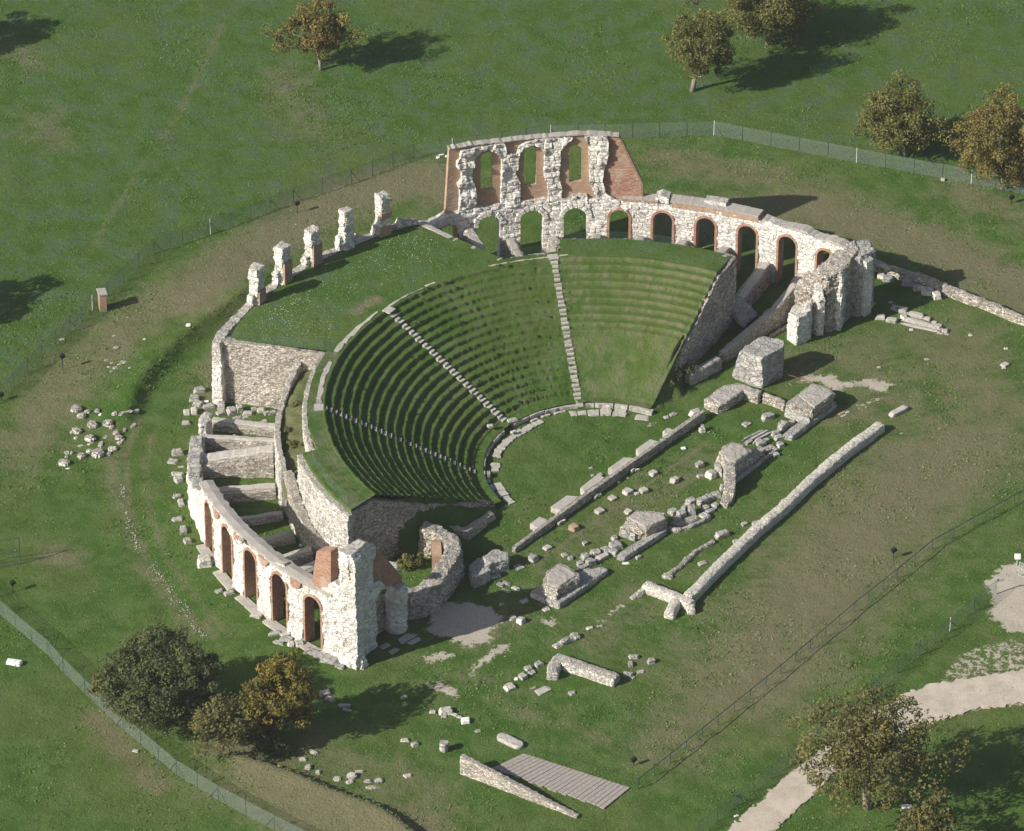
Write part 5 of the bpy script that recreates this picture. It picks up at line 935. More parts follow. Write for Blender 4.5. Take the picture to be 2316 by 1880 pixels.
blocks('tumbled stones before the round-shouldered block', 'tumbled blocks, north of the stage row', [(B7, 1800, 475, 2.6, .25, .25, 42, 'rubble'), (B7, 1835, 482, 2.5, .22, .25, 42, 'slab'), (B7, 1872, 490, 2.2, .22, .25, 42, 'slab'), (B7, 1760, 530, .8, .4, .25, 40), (B7, 1855, 540, .9, .6, .45, 40), (B7, 1980, 462, .8, .45, .45, 30), (B7, 2030, 400, .85, .65, .8, 45), (B7, 2098, 380, .8, .45, .35, 45), (B7, 2002, 495, .8, .5, .4), (B7, 2012, 550, .55, .6, .4), (B7, 1978, 635, .6, .45, .35), (B7, 1930, 585, 1.2, .8, .15, 42, 'rubble'), (B7, 1900, 520, .6, .4, .35), ('z8', 1440, 835, .9, .25, .15, 35, 'brickpale'), ('z8', 1480, 828, .5, .3, .12, 35, 'slab'), ('z8', 1455, 855, .7, .2, .1, 35, 'slab')])
blocks('tumbled blocks beside the southernmost block', 'tumbled blocks, south of the stage row', [('y1', 1155, 388, .65, .6, .6), ('y1', 1240, 352, .85, .65, .45), ('y1', 1312, 322, .8, .45, .25, 35), ('y1', 1388, 238, .45, .5, .4), ('y1', 1395, 292, 1.05, .85, .5, 35), ('y1', 1295, 388, 1.3, .5, .4, 38, 'slab'), ('y1', 1385, 350, .6, .7, .5, 60), ('y1', 1112, 442, .6, .5, .35), ('y1', 1195, 430, .85, .6, .6, 35), ('y1', 1135, 475, 1.0, .45, .35, 35), ('y1', 1165, 505, .8, .4, .4, 35), ('y1', 1330, 345, .6, .4, .4, 10)])
blocks('stones near the long rear wall', 'stones right of the stage row', [(B7, 1725, 1192, .6, .4, .22, 30), (B7, 1822, 1185, .9, .45, .3, 40), (B7, 1545, 1275, 1.3, .55, .5, 33), (B7, 1655, 1338, .5, .5, .3), ('y1', 1582, 392, .5, .35, .25, 40), ('y1', 1482, 440, .6, .25, .1, 10, 'white'), ('y1', 2100, 440, .8, .5, .15, 35, 'rubble'), ('z8', 1900, 815, 2.1, .6, .35, 42, 'slab'), ('z8', 1920, 1000, .3, .2, .1), ('y1', 1815, 545, .9, .4, .25, -30)])
blocks('stones in front of the stage', 'stones below the southern stage block', [('y1', 840, 810, .65, .5, .14, 25, 'lime'), ('y1', 570, 882, .6, .45, .3, 25), ('y1', 633, 900, .6, .6, .5, 60, 'lime'), ('y1', 595, 642, .8, .3, .2, -35, 'lime'), ('y1', 520, 600, .7, .35, .15, -35), ('y1', 470, 610, .6, .4, .15, -30), ('y1', 425, 548, 1.1, .35, .25, 25), ('y1', 360, 545, .8, .35, .25, 30), ('y1', 665, 745, .7, .5, .15), ('y1', 480, 770, .4, .3, .1), ('y1', 1190, 962, .55, .3, .15, 20, 'lime'), ('y1', 1270, 945, .5, .2, .08, 10), ('y1', 515, 660, .7, .3, .12, -30)])
blocks('stones around the front rubble wall', 'stones around the front rubble wall', [('y1', 1545, 1195, .8, .4, .3, 5), ('y1', 1520, 1252, .4, .6, .3, 10), ('y1', 1685, 1227, .6, .5, .4), ('y1', 1600, 1315, .6, .4, .08, 10, 'rubble'), ('y1', 1500, 1335, .8, .5, .25, -20), ('y1', 1542, 1362, .3, .2, .12), ('y1', 778, 1252, .7, .55, .35, 35), ('y1', 697, 1287, .65, .5, .3, 30), ('y1', 725, 1322, .6, .45, .2, 30), ('y1', 650, 1352, .65, .6, .45, 40), ('y1', 597, 1372, .32, .28, .2, 0, 'white'), ('y3', 812, 40, 1.35, .7, .12, 38, 'slab'), ('y3', 725, 15, .6, .4, .06, 20, 'rubble'), ('y3', 1050, 62, .6, .42, .22), ('y2', 1970, 190, .85, .75, .32, 35, 'lime')])
blocks('stones right of the yellow tree', 'stones below the corner tower', [('y2', 1350, 390, .5, .35, .16, 0, 'slab'), ('y2', 1455, 382, 1.05, .7, .42, 10, 'lime'), ('y2', 1440, 428, .45, .25, .1, 0, 'slab'), ('y2', 1525, 412, .5, .25, .16, -30, 'slab'), ('y2', 1565, 432, .45, .22, .15, -30, 'slab'), ('y2', 1615, 462, .75, .55, .38, 12, 'white'), ('y2', 1715, 545, .5, .3, .14), ('y2', 1125, 618, .65, .32, .25, 0, 'lime'), ('y2', 1205, 652, .6, .42, .3), ('y2', 1150, 905, .65, .4, .14, 20, 'slab'), ('y2', 480, 240, .9, .65, .3), ('y2', 525, 285, .85, .4, .25, -20), ('y2', 640, 340, 1.0, .4, .2, -10), ('y2', 660, 378, .8, .3, .15, -20), ('y2', 1120, 270, .55, .35, .2)])
blocks('small boulders below the yellow tree', 'small boulders below the yellow tree', [('y2', 385, 715, .8, .35, .22, -30, 'slab'), ('y2', 305, 772, .65, .4, .24, 0, 'slab'), ('y2', 345, 835, .5, .5, .35, 0, 'slab'), ('y2', 425, 878, .42, .42, .25, 0, 'slab'), ('y2', 580, 930, .65, .5, .22, 0, 'slab'), ('y2', 700, 907, .8, .7, .38, 0, 'slab'), ('y2', 758, 872, .7, .3, .2, 0, 'slab'), ('y2', 682, 955, .6, .4, .24, 20, 'slab'), ('y2', 825, 950, .6, .35, .16, 0, 'slab'), ('y2', 915, 945, .7, .5, .24, 20, 'slab'), ('y2', 865, 1000, 1.1, .4, .07, 5, 'rubble'), ('y2', 90, 665, .4, .25, .15, 0, 'slab')], roundy=.5)
blocks('blocks heaped between the radial walls', 'fallen blocks in the ruined vaults', [('z4', 250, 360, 1.0, .6, .45, 20), ('z4', 215, 425, .7, .8, .45, 80), ('z4', 240, 470, .9, .6, .4, -25), ('z4', 152, 540, .6, .5, .4, 0, 'slab'), ('z4', 210, 530, .6, .6, .55, 0, 'slab'), ('z4', 310, 457, .4, .25, .15, 0, 'white'), ('z4', 328, 492, 1.1, .5, .35, 25), ('z4', 430, 485, .65, .6, .7, 0), ('z4', 425, 545, .85, .5, .3), ('z4', 510, 525, .8, .75, .5), ('z4', 575, 512, .55, .6, .65), ('z4', 640, 550, .85, .45, .35, 0, 'slab'), ('z4', 695, 515, .6, .4, .22), ('z4', 750, 527, .65, .5, .4, 10, 'slab'), ('z4', 560, 587, .8, .45, .14), ('z4', 625, 582, .55, .35, .14), ('z4', 770, 617, .8, .4, .14), ('z4', 840, 545, .8, .4, .25), ('z4', 143, 625, .65, .4, .3, 0, 'slab'), ('z4', 335, 732, .85, .75, .4), ('z4', 435, 755, 1.0, .4, .26, -10), ('z4', 530, 752, .8, .7, .45), ('z4', 598, 770, .3, .3, .22), ('z4', 648, 770, .38, .32, .24), ('z4', 795, 548, .5, .35, .3)])
blocks('stones along the west arcade', 'stones outside the west arcade', [('z4', 75, 860, .95, .6, .5, 10), ('z4', 38, 937, .85, .6, .24, -20), ('z4', 105, 985, .6, .3, .15), ('z4', 75, 1040, 1.05, .4, .3, -5), ('z4', 88, 1085, .75, .6, .5), ('z4', 72, 1218, .7, .4, .3), ('z4', 105, 1270, .5, .9, .3, 10), ('z4', 75, 1405, .9, .5, .25, 15), ('z5', 105, 240, .6, .95, .4, 5), ('z5', 132, 312, .6, .6, .4), ('z5', 250, 452, 1.15, 1.1, .8, 10, 'lime'), ('z5', 352, 660, .65, .4, .26), ('z5', 422, 674, .9, .5, .28), ('z5', 612, 825, 1.0, .75, .28, -15, 'slab'), ('z5', 740, 952, 1.05, .35, .3, 22), ('z5', 818, 990, 1.05, .6, .26, -22), ('z5', 765, 1018, .95, .4, .22, -30), ('z5', 850, 1027, .55, .55, .35, 0, 'lime'), ('z5', 908, 1022, .75, .6, .42, 10, 'lime'), ('z5', 995, 1080, 1.2, .7, .3, -22), ('z5', 1045, 1102, .85, .7, .3, -22), ('z5', 1118, 1130, 1.6, .85, .4, -22), ('z5', 1190, 1180, .7, .5, .25, -30), ('z5', 785, 470, 1.0, .55, .35, -35, 'lime', 6.15), ('z5', 500, 312, .7, .45, .3, -45, 'lime', 6.1)])
blocks('shaded slabs beside the corner tower', 'paving slabs by the corner tower', [('z5', 1645, 985, 1.7, .75, .12, 42), ('z5', 1700, 1010, 1.3, .5, .1, 42), ('z5', 1500, 1040, .9, .5, .12, 42), ('z5', 1560, 1075, .9, .5, .1, 42)], 'slab')
ringb = [(545, 1197, .9, .85, .5), (583, 1247, .75, .65, .4), (625, 1220, .5, .4, .25), (695, 1220, .45, .4, .3), (718, 1246, .35, .25, .12, 'white'), (660, 1303, .85, .85, .5), (768, 1303, .85, .75, .42), (800, 1330, .5, .4, .24), (548, 1342, .65, .85, .4), (515, 1350, .35, .3, .25), (540, 1392, .4, .3, .16), (645, 1390, .85, .85, .5), (755, 1390, .55, .3, .1), (820, 1252, .5, .45, .24), (870, 1257, .75, .4, .12), (925, 1242, .7, .3, .12), (975, 1220, .7, .35, .14), (950, 1308, .75, .4, .08), (880, 1335, .6, .5, .24), (830, 1367, .5, .5, .25), (845, 1392, .55, .55, .3), (872, 1400, .45, .35, .2), (850, 1425, .45, .4, .2), (575, 1445, .6, .3, .08), (650, 1430, .8, .3, .12), (720, 1437, .8, .4, .2), (805, 1467, .75, .6, .35), (775, 1502, .5, .42, .26), (700, 1495, 1.1, .9, .6), (635, 1482, .5, .4, .3), (580, 1514, .75, .65, .4), (512, 1497, .35, .3, .25), (478, 1495, .35, .45, .3), (473, 1525, .35, .3, .2), (458, 1563, .75, .9, .45), (482, 1608, .4, .2, .08, 'white'), (430, 1588, .25, .2, .15), (420, 1500 + 60, .25, .2, .12)]
blocks('the boulder ring in the hollow', 'ring of boulders in the hollow', [('y5', *(r_[:5]), R.uniform(0, 90), r_[5] if len(r_) > 5 else 'rubblewhite') for r_ in ringb], roundy=.6)
blocks('the sparse rubble on the bank', 'sparse rubble on the left bank', [('y5', 832, 765, .5, .3, .14, 0), ('y5', 880, 882, .45, .5, .12, 60), ('y5', 825, 922, .5, .35, .14, 20), ('y5', 850, 897, .35, .25, .1), ('y5', 930, 932, .35, .2, .08, 40), ('y5', 795, 947, .3, .25, .1), ('y5', 760, 857, .4, .25, .08), ('y5', 800, 880, .3, .2, .08), ('y5', 780, 910, .3, .2, .08), ('y5', 1348, 643, .45, .35, .22, 0, 'white'), ('y5', 1032, 716, .3, .15, .06, 0, 'white'), ('y5', 818, 675, .3, .2, .08), ('y5', 912, 545, .25, .2, .06, 0, 'white'), ('y5', 445, 690, .5, .25, .14)], 'rubblewhite', .5)
X1 = 'x1'
blocks('blocks by the low boundary wall', 'blocks beside the end tower', [(X1, 480, 425, .7, .55, .5, -10, 'lime'), (X1, 560, 460, 1.0, .6, .5, -10), (X1, 795, 500, 1.0, .7, .6, -15), (X1, 905, 565, .85, .6, .5, -15), (X1, 1015, 605, 1.05, .8, .6, -10, 'lime'), (X1, 1125, 655, .75, .75, .6, 10, 'lime'), (X1, 375, 372, .3, .2, .15, 0, 'lime'), (X1, 640, 800, .75, .6, .4, -20), (X1, 730, 825, .9, .65, .45, -10), (X1, 470, 905, .85, .55, .42, -10, 'slab'), (X1, 600, 945, 1.0, .55, .4, -12, 'slab'), (X1, 745, 905, .5, .55, .35, 30, 'lime'), (X1, 880, 880, 1.6, .5, .4, -25, 'slab'), (X1, 1015, 925, .65, .4, .3, -25, 'slab'), (X1, 1100, 970, .5, .3, .2, -25, 'slab'), (X1, 320, 850, .5, .45, .2, 0), (X1, 380, 755, .6, .4, .2), (X1, 590, 735, .4, .3, .1), (X1, 830, 1052, .35, .25, .1, 0, 'lime'), (X1, 1220, 1070, .6, .45, .25, 0, 'slab'), (X1, 1235, 1110, .5, .2, .08, -30, 'slab'), (X1, 1160, 1100, .6, .2, .1, -20, 'slab'), (X1, 1520, 1115, .4, .3, .16, 0, 'lime'), (X1, 1930, 1275, .4, .25, .14, 0, 'lime'), (X1, 1010, 1400, .5, .3, .14, 20, 'rubble'), (X1, 1915, 1465, .75, .6, .25, 40, 'slab'), (X1, 1905, 1500, .4, .3, .15, 0, 'slab'), (X1, 455, 1495, .35, .25, .12, 0, 'slab')])
blocks('the long stone beams', 'long squared stone beams', [(X1, 935, 975, 3.2, .42, .42, -25), (X1, 930, 1030, 3.5, .22, .2, -25), (X1, 1120, 1020, 1.1, .4, .4, -25), (X1, 1150, 1000, .6, .2, .2, -25)], 'slab')
blocks('stones lying on the seats', 'stones lying on the seats', [('x5', 525, 858, .75, .3, .2, 15, 'lime', 2.35), ('x5', 750, 1125, 1.0, .35, .25, 20, 'lime', .55), ('x5', 605, 1165, .55, .35, .25, 10, 'slab', .9), ('x5', 755, 1203, .5, .3, .2, 30, 'slab', .3), ('z5', 918, 343, .3, .25, .15, 0, 'white')])
blocks('white stones beyond the fences', 'bright stones by the fences', [('y6', 70, 885, 1.3, .55, .4, -15, 'white'), ('y6', 90, 893, .5, .5, .25, -15, 'slab'), ('y6', 683, 1330, .5, .3, .12, -20, 'slab'), ('y8', 1712, 947, .4, .3, .25, 0, 'slab'), ('z1', 325, 378, .35, .25, .15), ('z1', 395, 368, .3, .25, .15), ('z1', 350, 355, .5, .2, .1), ('y8', 427, 405, .3, .2, .1), ('y4', 180, 1638, .4, .2, .08), ('y4', 1235, 1580, .6, .3, .3, 0, 'white'), ('y4', 1265, 1583, .3, .3, .3, 0, 'white')], 'white')
q = Z('y2', 1440, 680, .3); cdm = thing('column_drum', 'short two-tone column drum standing alone on the lower grass', 'column drum', (q.x, q.y, 0)); 
rock('drum', [[(q.x + .36 * math.cos(k * .7), q.y + .36 * math.sin(k * .7), z) for k in range(9) for z in (0, .4)]], M['slab'], cdm, vox=.08, amp=0, joint=0, rough=.03); rock('drum', [[(q.x + .03 + .38 * math.cos(k * .7), q.y + .38 * math.sin(k * .7), z) for k in range(9) for z in (.46, .8)]], M['limegrey'], cdm, vox=.08, amp=0, joint=0, rough=.03)
c0, c1 = Z('y3', 490, 410, .3), Z('y3', 610, 468, .3); d = (c1 - c0).normalized(); qn = Vector((-d.y, d.x, 0)); pts = []
for f in range(9):
    for sgn, cc_ in ((-1, c0), (1, c1)):
        a_ = -math.pi / 2 + math.pi * f / 8; p_ = cc_ + d * sgn * .5 * math.cos(a_) + qn * .48 * math.sin(a_)
        pts += [(p_.x, p_.y, -.05), (p_.x, p_.y, .32)]
rock('rounded_slab', [pts], M['slab'], vox=.09, amp=0, joint=0, rough=.03, label='long capsule-shaped grey slab lying above the plank ramp', cat='stone slab', smooth=True)

# pebble line, scattered chips and small flowers
def chips(name, label, pts, mat, s0_, s1_, zf=None):
    V = []; F = []
    for x, y, z in pts:
        s = R.uniform(s0_, s1_); a = R.uniform(0, 6.28); n = len(V); ca, sa = math.cos(a) * s, math.sin(a) * s
        V += [(x + ca, y + sa, z), (x - sa * .7, y + ca * .7, z), (x - ca, y - sa, z), (x + sa * .7, y - ca * .7, z), (x + ca * .1, y + sa * .1, z + s * .9)]
        F += [(n, n + 1, n + 4), (n + 1, n + 2, n + 4), (n + 2, n + 3, n + 4), (n + 3, n, n + 4)]
    o = obj(name, V, F, mat); tag(o, label, name.replace('_', ' '), None, 'stuff'); return o
line = VP([(255, 1000), (262, 1060), (275, 1110), (290, 1160), (320, 1190), (345, 1225), (375, 1262), (400, 1300), (430, 1335)]); pts = []
for _ in range(330):
    f = R.random() * (len(line) - 1); i = int(f); x = line[i][0] + (line[i + 1][0] - line[i][0]) * (f - i); y = line[i][1] + (line[i + 1][1] - line[i][1]) * (f - i)
    wv = .16 if not (3.2 < f < 6.6) else .34
    if vn(f * 2.2, 0) > -.25: pts.append((x + R.gauss(0, wv), y + R.gauss(0, wv), .03))
chips('pebble_line', 'line of small white pebbles curving over the grass at the left', pts, M['slab'], .04, .09)
pts = []
for _ in range(1100):
    x, y = R.uniform(-50, 36), R.uniform(-48, 60); r_, t_ = math.hypot(x, y), math.degrees(math.atan2(y, x)) % 360
    if (r_ < 36 and 60 < t_ < 236): continue
    pts.append((x, y, float(gz(x, y)) + .05))
chips('scattered_chips', 'tiny pale stone chips strewn over the whole field', pts, M['slab'], .018, .06)
pts = []
for _ in range(700):
    t_, r_ = R.choice([(R.gauss(150, 5), R.gauss(31.5, 1.2)), (R.gauss(122, 5), R.gauss(31, 1.6)), (R.gauss(133, 9), R.gauss(29, 2)), (R.gauss(155, 3), R.gauss(29, 2)), (R.uniform(118, 160), R.uniform(25, 33))])
    if 118 < t_ < 160.5 and 24.5 < r_ < 33.5: p_ = pol(r_, t_, float(terr(r_, t_)) + .04); pts.append(tuple(p_))
chips('wild_flowers', 'tiny white flowers dotted in the grass of the upper platform', pts, M['white'], .02, .045)
# weeds and small ledge stones on the terraces
V = []; F = []
for _ in range(220):
    k = R.randint(0, ROWS - 1); t_ = R.uniform(99.8, 216); r_ = RI + (k + R.uniform(.55, .95)) * (RO - RI) / ROWS
    if min(abs(t_ - 141.35), abs(t_ - 182.5)) * r_ / 57 < .45: continue
    p_ = pol(r_, t_, float(terr(r_, t_))); s = R.uniform(.06, .16)
    for q_ in range(3):
        a = R.uniform(0, 6.28); n = len(V); V += [(p_.x + math.cos(a) * s, p_.y + math.sin(a) * s, p_.z), (p_.x - math.cos(a) * s, p_.y - math.sin(a) * s, p_.z), (p_.x + R.uniform(-.05, .05), p_.y + R.uniform(-.05, .05), p_.z + s * 1.7)]; F.append((n, n + 1, n + 2))
me = base_mesh('terrace_weeds', V, F, M['lf_green']); attr(me, 'tint', [R.random() for _ in V]); tag(put('terrace_weeds', me), 'small weeds and grass tufts fringing the seat rows', 'grass', None, 'stuff')

# ------------------------------------------------------------------ real tufts of grass over the whole lawn
rg = np.random.RandomState(3); NG = 200000
x = rg.uniform(-64, 48, NG); y = rg.uniform(-56, 90, NG); dens = .5 + .5 * vn(x * .35, y * .35, 0, 31) + .35 * vn(x * 1.3, y * 1.3, 0, 32)
keep = rg.uniform(0, 1, NG) < np.clip(dens * .5 + .5, .2, 1); r_ = np.hypot(x, y); t_ = np.degrees(np.arctan2(y, x)) % 360
keep &= ~((r_ > 9.6) & (r_ < 34.5) & (t_ > 63) & (t_ < 164)) & ~((r_ > 9.6) & (r_ < 28) & (t_ > 160) & (t_ < 218))
for n_, L, off in BARE: keep &= ~((sd_poly(x, y, [tuple(Z(n_, px, py))[:2] for px, py in L]) > -.15) & (rg.uniform(0, 1, NG) < .93))
sp_ = sd_poly(x, y, [tuple(Z('y4', px, py))[:2] for px, py in BARE[-1][1]]); keep &= (sp_ < .8)
x, y = x[keep], y[keep]; n = len(x); z = gz(x, y) + .05 * fbm(x * .5, y * .5, 0, 3) - .03
dr = np.zeros(n)
for L, wd, a in DRY: dr = np.maximum(dr, a * np.exp(-(sd_line(x, y, VP(L)) / (wd / 14)) ** 2))
s = rg.uniform(.035, .085, n) * (1 + .5 * (vn(x * .2, y * .2, 0, 8) > .3)); h = s * rg.uniform(.6, 1.2, n); V = []
for k in range(2):
    a = rg.uniform(0, 6.28, n); ca, sa = np.cos(a) * s, np.sin(a) * s; lx, ly = rg.uniform(-.06, .14, n), rg.uniform(-.02, .14, n)
    V.append(np.stack([np.stack([x + ca, y + sa, z], -1), np.stack([x - ca, y - sa, z], -1), np.stack([x + lx, y + ly, z + h + .03], -1)], 1))
V = np.concatenate(V).reshape(-1, 3); nv = len(V); me = bpy.data.meshes.new('grass_tufts'); me.vertices.add(nv); me.vertices.foreach_set('co', V.ravel()); me.loops.add(nv); me.loops.foreach_set('vertex_index', np.arange(nv)); me.polygons.add(nv // 3); me.polygons.foreach_set('loop_start', np.arange(0, nv, 3)); me.polygons.foreach_set('loop_total', [3] * (nv // 3)); me.update(calc_edges=True)
tn = np.clip(rg.uniform(0, .62, n) + dr * rg.uniform(.2, .75, n) + .12 * vn(x * .5, y * .5, 0, 12), 0, 1); attr(me, 'tint', np.tile(np.repeat(tn, 3), 2)); me.materials.append(leaf('grass_blades', (.085, .165, .032), (.14, .225, .055), (.28, .25, .14))); tag(put('grass_tufts', me), 'short uneven grass tufts covering the lawns', 'grass', None, 'stuff')

# ------------------------------------------------------------------ trees and shrubs
rs = np.random.RandomState(5)
def foliage(name, centre, rad, nclump, per, leaf_s, mat, parent, shell=.55, clump_r=.28, low=-.9, seed=0, extra=()):
    r = np.random.RandomState(seed); cs = []
    while len(cs) < nclump:
        v = r.normal(size=3); v /= np.linalg.norm(v); q_ = r.uniform(shell, 1.0)
        if v[2] * q_ < low: continue
        wob = 1 + .22 * math.sin(v[0] * 3 + seed) * math.cos(v[1] * 4 - seed) + r.uniform(-.1, .08); cs.append(v * q_ * wob)
    cs = np.array(cs) * np.array(rad) + np.array(centre)
    if len(extra): cs = np.vstack([cs, np.array(extra)])
    n = len(cs) * per; cr = np.mean(rad) * clump_r * r.uniform(.55, 1.25, size=len(cs)); ci = np.repeat(np.arange(len(cs)), per)
    d = r.normal(size=(n, 3)); d /= np.linalg.norm(d, axis=1)[:, None]; P_ = cs[ci] + d * (cr[ci] * r.uniform(.35, 1.0, n) ** .6)[:, None] * np.array([1, 1, .8])
    nrm = d * .6 + r.normal(size=(n, 3)) * .6; nrm[:, 2] += .35; nrm /= np.linalg.norm(nrm, axis=1)[:, None]
    u = np.cross(nrm, r.normal(size=(n, 3))); u /= np.linalg.norm(u, axis=1)[:, None]; v = np.cross(nrm, u); s = leaf_s * r.uniform(.6, 1.3, n)[:, None]
    V = np.stack([P_ + u * s, P_ + v * s * .6, P_ - u * s, P_ - v * s * .6], 1).reshape(-1, 3)
    me = bpy.data.meshes.new(name); me.vertices.add(n * 4); me.vertices.foreach_set('co', V.ravel()); me.loops.add(n * 4); me.loops.foreach_set('vertex_index', np.arange(n * 4)); me.polygons.add(n); me.polygons.foreach_set('loop_start', np.arange(0, n * 4, 4)); me.polygons.foreach_set('loop_total', [4] * n)
    me.update(calc_edges=True); me.materials.append(mat); tint = np.clip(r.uniform(0, 1, len(cs))[ci] * .55 + r.uniform(0, .5, n), 0, 1); attr(me, 'tint', np.repeat(tint, 4)); put(name, me, parent); return cs
def tree(label, base, centre, rad, mat, bark, tr=.22, nclump=80, per=110, ls=.16, seed=0, group='autumn trees in the field', shell=.5, clump_r=.27, nb=14, name='autumn_tree', low=-.9, fork=.55):
    base = Vector(base); base.z = float(gz(base.x, base.y)); t_ = thing(name, label, 'shrub' if name == 'shrub' else 'tree', base, group); c = Vector(centre)
    cs = foliage('crown', centre, rad, nclump, per, ls, mat, t_, shell, clump_r, low, seed); r = random.Random(seed); m = MB()
    top = base.lerp(Vector((c.x, c.y, c.z)), fork); mid = base.lerp(top, .5) + Vector((r.uniform(-.1, .1), r.uniform(-.1, .1), 0))
    m.tube(base - Vector((0, 0, .2)), mid, tr * 1.15, tr * .85, 8); m.tube(mid, top, tr * .85, tr * .7, 8); 
    for k in range(nb):
        e = top.lerp(Vector(cs[r.randrange(len(cs))]), .86); k0 = top.lerp(c, r.uniform(0, .5)); kk = k0.lerp(e, .5) + Vector((r.uniform(-.3, .3), r.uniform(-.3, .3), r.uniform(0, .4))); m.tube(top, k0, tr * .6, tr * .4, 6); m.tube(k0, kk, tr * .38, tr * .22, 5); m.tube(kk, e, tr * .18, tr * .05, 5)
    m.build('trunk', bark, t_, smooth=True); return t_
def H(n, x, y, z): return tuple(Z(n, x, y, z))
def at_y(px, py, yw, n='V'):      # point on the sight line at ground distance yw
    a, b = Z(n, px, py, 0), Z(n, px, py, 10); t = (yw - a.y) / (b.y - a.y); return tuple(a.lerp(b, t))
b1 = Z('V', 671, 147); tree('orange and yellow autumn tree with slim bare trunk and open crown, top left', b1, at_y(657, 62, b1.y), (4.0, 3.4, 2.7), M['lf_orange'], M['bark'], .17, 110, 120, .12, 11, shell=.35, clump_r=.22, nb=20)
b2 = Z('V', 1446, 190); tree('olive tree-like oak with a straight pale trunk, left of the pair at top right', b2, at_y(1468, 85, b2.y), (3.2, 3.1, 3.3), M['lf_olive'], M['bark'], .24, 150, 120, .115, 12, shell=.45, clump_r=.24)
b3 = Z('V', 1604, 92); tree('wide olive-brown tree cut by the top edge, right of the straight-trunked one', b3, at_y(1608, 8, b3.y), (4.8, 4.4, 3.5), M['lf_olive'], M['bark'], .26, 190, 120, .12, 13, shell=.45, clump_r=.22)
b4 = Z('V', 1893, 325); tree('round golden-green tree touching the ground beyond the fence', b4, at_y(1877, 246, b4.y), (3.6, 3.7, 3.6), M['lf_olive'], M['bark'], .2, 190, 120, .12, 14, shell=.5, clump_r=.24)
b5 = Z('V', 2095, 395); tree('brownish-gold tree at the right edge behind the fence', b5, at_y(2092, 292, b5.y), (4.3, 4.1, 4.2), M['lf_orange'], M['bark'], .24, 230, 120, .12, 15, shell=.5, clump_r=.22)
b6 = Vector((*tuple(Z('V', -170, 120))[:2], 0)); tree('tree outside the upper left corner casting its shade into view', b6, (b6.x, b6.y, 5), (4.4, 4, 3.4), M['lf_olive'], M['bark'], .25, 60, 110, .18, 16)
b7 = Vector((*tuple(Z('V', -210, 680))[:2], 0)); tree('tree outside the left edge casting its shade onto the field', b7, (b7.x, b7.y, 5), (4.4, 3.6, 3.0), M['lf_olive'], M['bark'], .25, 60, 110, .18, 17)
b8 = Z('V', 1812, 1688); tree('big thinning plane tree with pale branches at the lower right, over the track', b8, at_y(1812, 1560, b8.y), (6.1, 5.3, 5.2), M['lf_plane'], M['bark'], .34, 280, 60, .14, 18, shell=.22, clump_r=.16, nb=48, group='plane trees by the track', name='plane_tree', low=-.55, fork=.62)
b9 = Z('V', 1950, 1790); tree('small thinning tree at the bottom edge below the big plane tree', b9, at_y(1938, 1712, b9.y), (2.3, 2.0, 1.9), M['lf_plane'], M['bark'], .14, 40, 60, .15, 19, shell=.3, clump_r=.26, nb=14, group='plane trees by the track', name='plane_tree')
b10 = Z('V', 2330, 1640); tree('plane tree just outside the right edge shading the lower right corner', b10, (b10.x, b10.y, 7), (5, 4.5, 3.8), M['lf_plane'], M['bark'], .3, 70, 110, .2, 20, group='plane trees by the track', name='plane_tree')
s1 = Z('V', 340, 1505); tree('large round dark green shrub beside the lower left fence', s1, at_y(340, 1418, s1.y), (4.6, 4.3, 3.4), M['lf_green'], M['barkdark'], .3, 420, 110, .115, 21, 'shrubs and trees at the lower left', .7, .17, 10, 'shrub', -.75)
s2 = Z('V', 478, 1585); tree('small brownish thin-leaved shrub between the dark shrub and the yellow tree', s2, at_y(474, 1515, s2.y), (3.0, 2.6, 2.2), M['lf_brown'], M['barkdark'], .14, 85, 75, .13, 22, 'shrubs and trees at the lower left', .4, .26, 20, 'shrub', -.85)
s3 = Z('V', 590, 1545); tree('bright yellow-green autumn tree in front of the corner tower', s3, at_y(585, 1452, s3.y), (2.95, 2.9, 3.5), M['lf_yellow'], M['barkdark'], .16, 190, 90, .12, 23, 'shrubs and trees at the lower left', .55, .20, 14, 'yellow_tree', -.85)
s4 = Z('V', 225, 1460); tree('low scrubby bush at the left foot of the large dark shrub', s4, at_y(222, 1432, s4.y), (1.9, 1.5, .8), M['lf_brown'], M['barkdark'], .06, 30, 60, .12, 24, 'shrubs and trees at the lower left', .3, .3, 5, 'shrub')
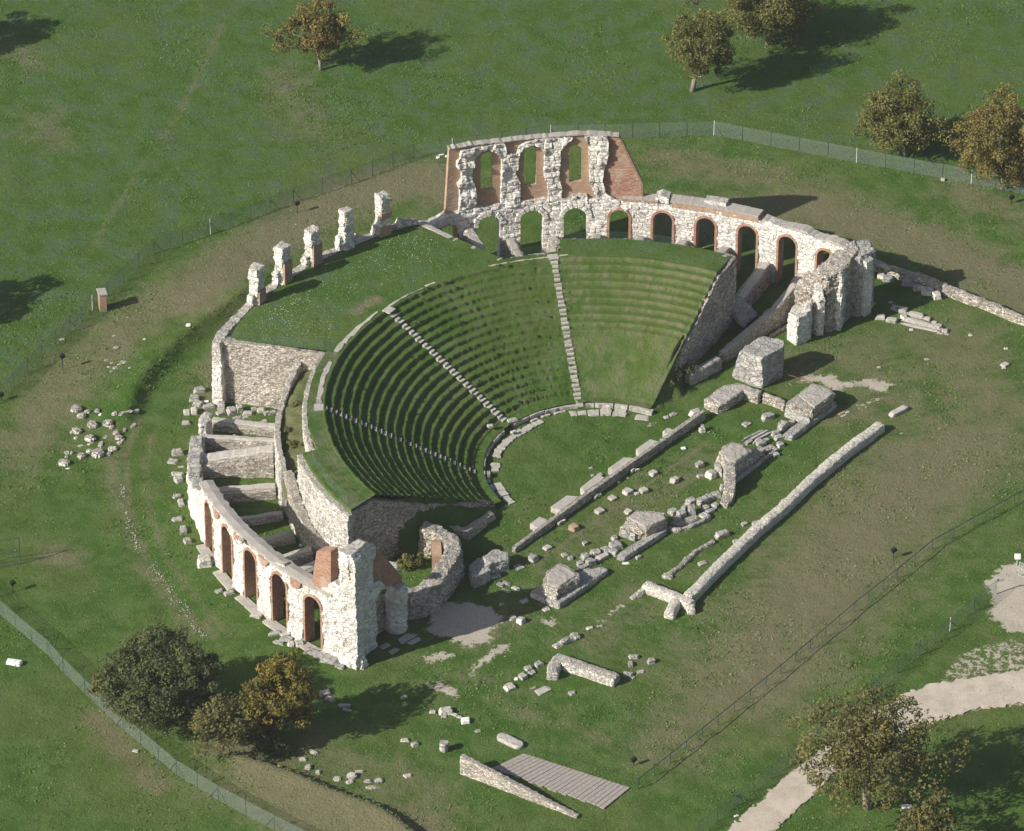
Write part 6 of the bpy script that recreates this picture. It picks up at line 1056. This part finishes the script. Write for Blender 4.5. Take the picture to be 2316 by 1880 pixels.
s5 = Z('V', 545, 1575); tree('dark low undergrowth between the brownish shrub and the yellow tree', s5, at_y(552, 1550, s5.y), (2.2, 1.6, 1.1), M['lf_green'], M['barkdark'], .08, 40, 70, .12, 25, 'shrubs and trees at the lower left', .3, .3, 5, 'shrub')
s6 = Z('z5', 1660, 480, .2); tree('small bushy plant inside the sunken room by the curved vault wall', s6, (s6.x, s6.y, .7), (1.3, 1.1, .7), M['lf_olive'], M['barkdark'], .05, 26, 60, .1, 26, 'plants growing in the ruins', .3, .3, 4, 'shrub')
s7 = Z('z4', 1010, 800, 4.5); 
for i_, (x, y, sc_, lb) in enumerate(((1010, 800, .7, 'dry brown bush in the middle of the walled passage'), (1040, 480, .6, 'dry brown bush near the upper end of the walled passage'), (960, 690, .4, 'tiny dry tuft on the outer wall of the passage'))):
    s7 = Z('z4', x, y, 4.6); t_ = thing('shrub', lb, 'shrub', s7, 'plants growing in the ruins'); foliage('foliage', (s7.x, s7.y, s7.z + .1), (sc_, sc_, sc_ * .5), 14, 50, .08, M['lf_brown'], t_, .2, .35, -.5, 30 + i_)
s8 = Z('z8', 90, 480, 1.2); tree('dark scrub growing over the low right end of the seats', s8, (s8.x, s8.y, 1.2), (1.6, 2.2, .6), M['lf_green'], M['barkdark'], .05, 40, 60, .1, 27, 'plants growing in the ruins', .3, .3, 4, 'shrub')

# ------------------------------------------------------------------ thin autumn haze
V = [(x, y, z) for z in (-3, 262) for y in (-420, 600) for x in (-420, 420)]
hz = obj('haze', V, [(0, 2, 3, 1), (4, 5, 7, 6), (0, 1, 5, 4), (2, 6, 7, 3), (0, 4, 6, 2), (1, 3, 7, 5)], None); tag(hz, 'thin even haze over the whole site', 'haze', None, 'stuff')
m = bpy.data.materials.new('thin_haze'); m.use_nodes = True; t = m.node_tree; t.nodes.clear(); o = t.nodes.new('ShaderNodeOutputMaterial'); v = t.nodes.new('ShaderNodeVolumePrincipled')
v.inputs['Density'].default_value = .00010; v.inputs['Color'].default_value = (.95, .96, 1, 1); v.inputs['Anisotropy'].default_value = .3; t.links.new(v.outputs[0], o.inputs['Volume']); hz.data.materials.append(m)
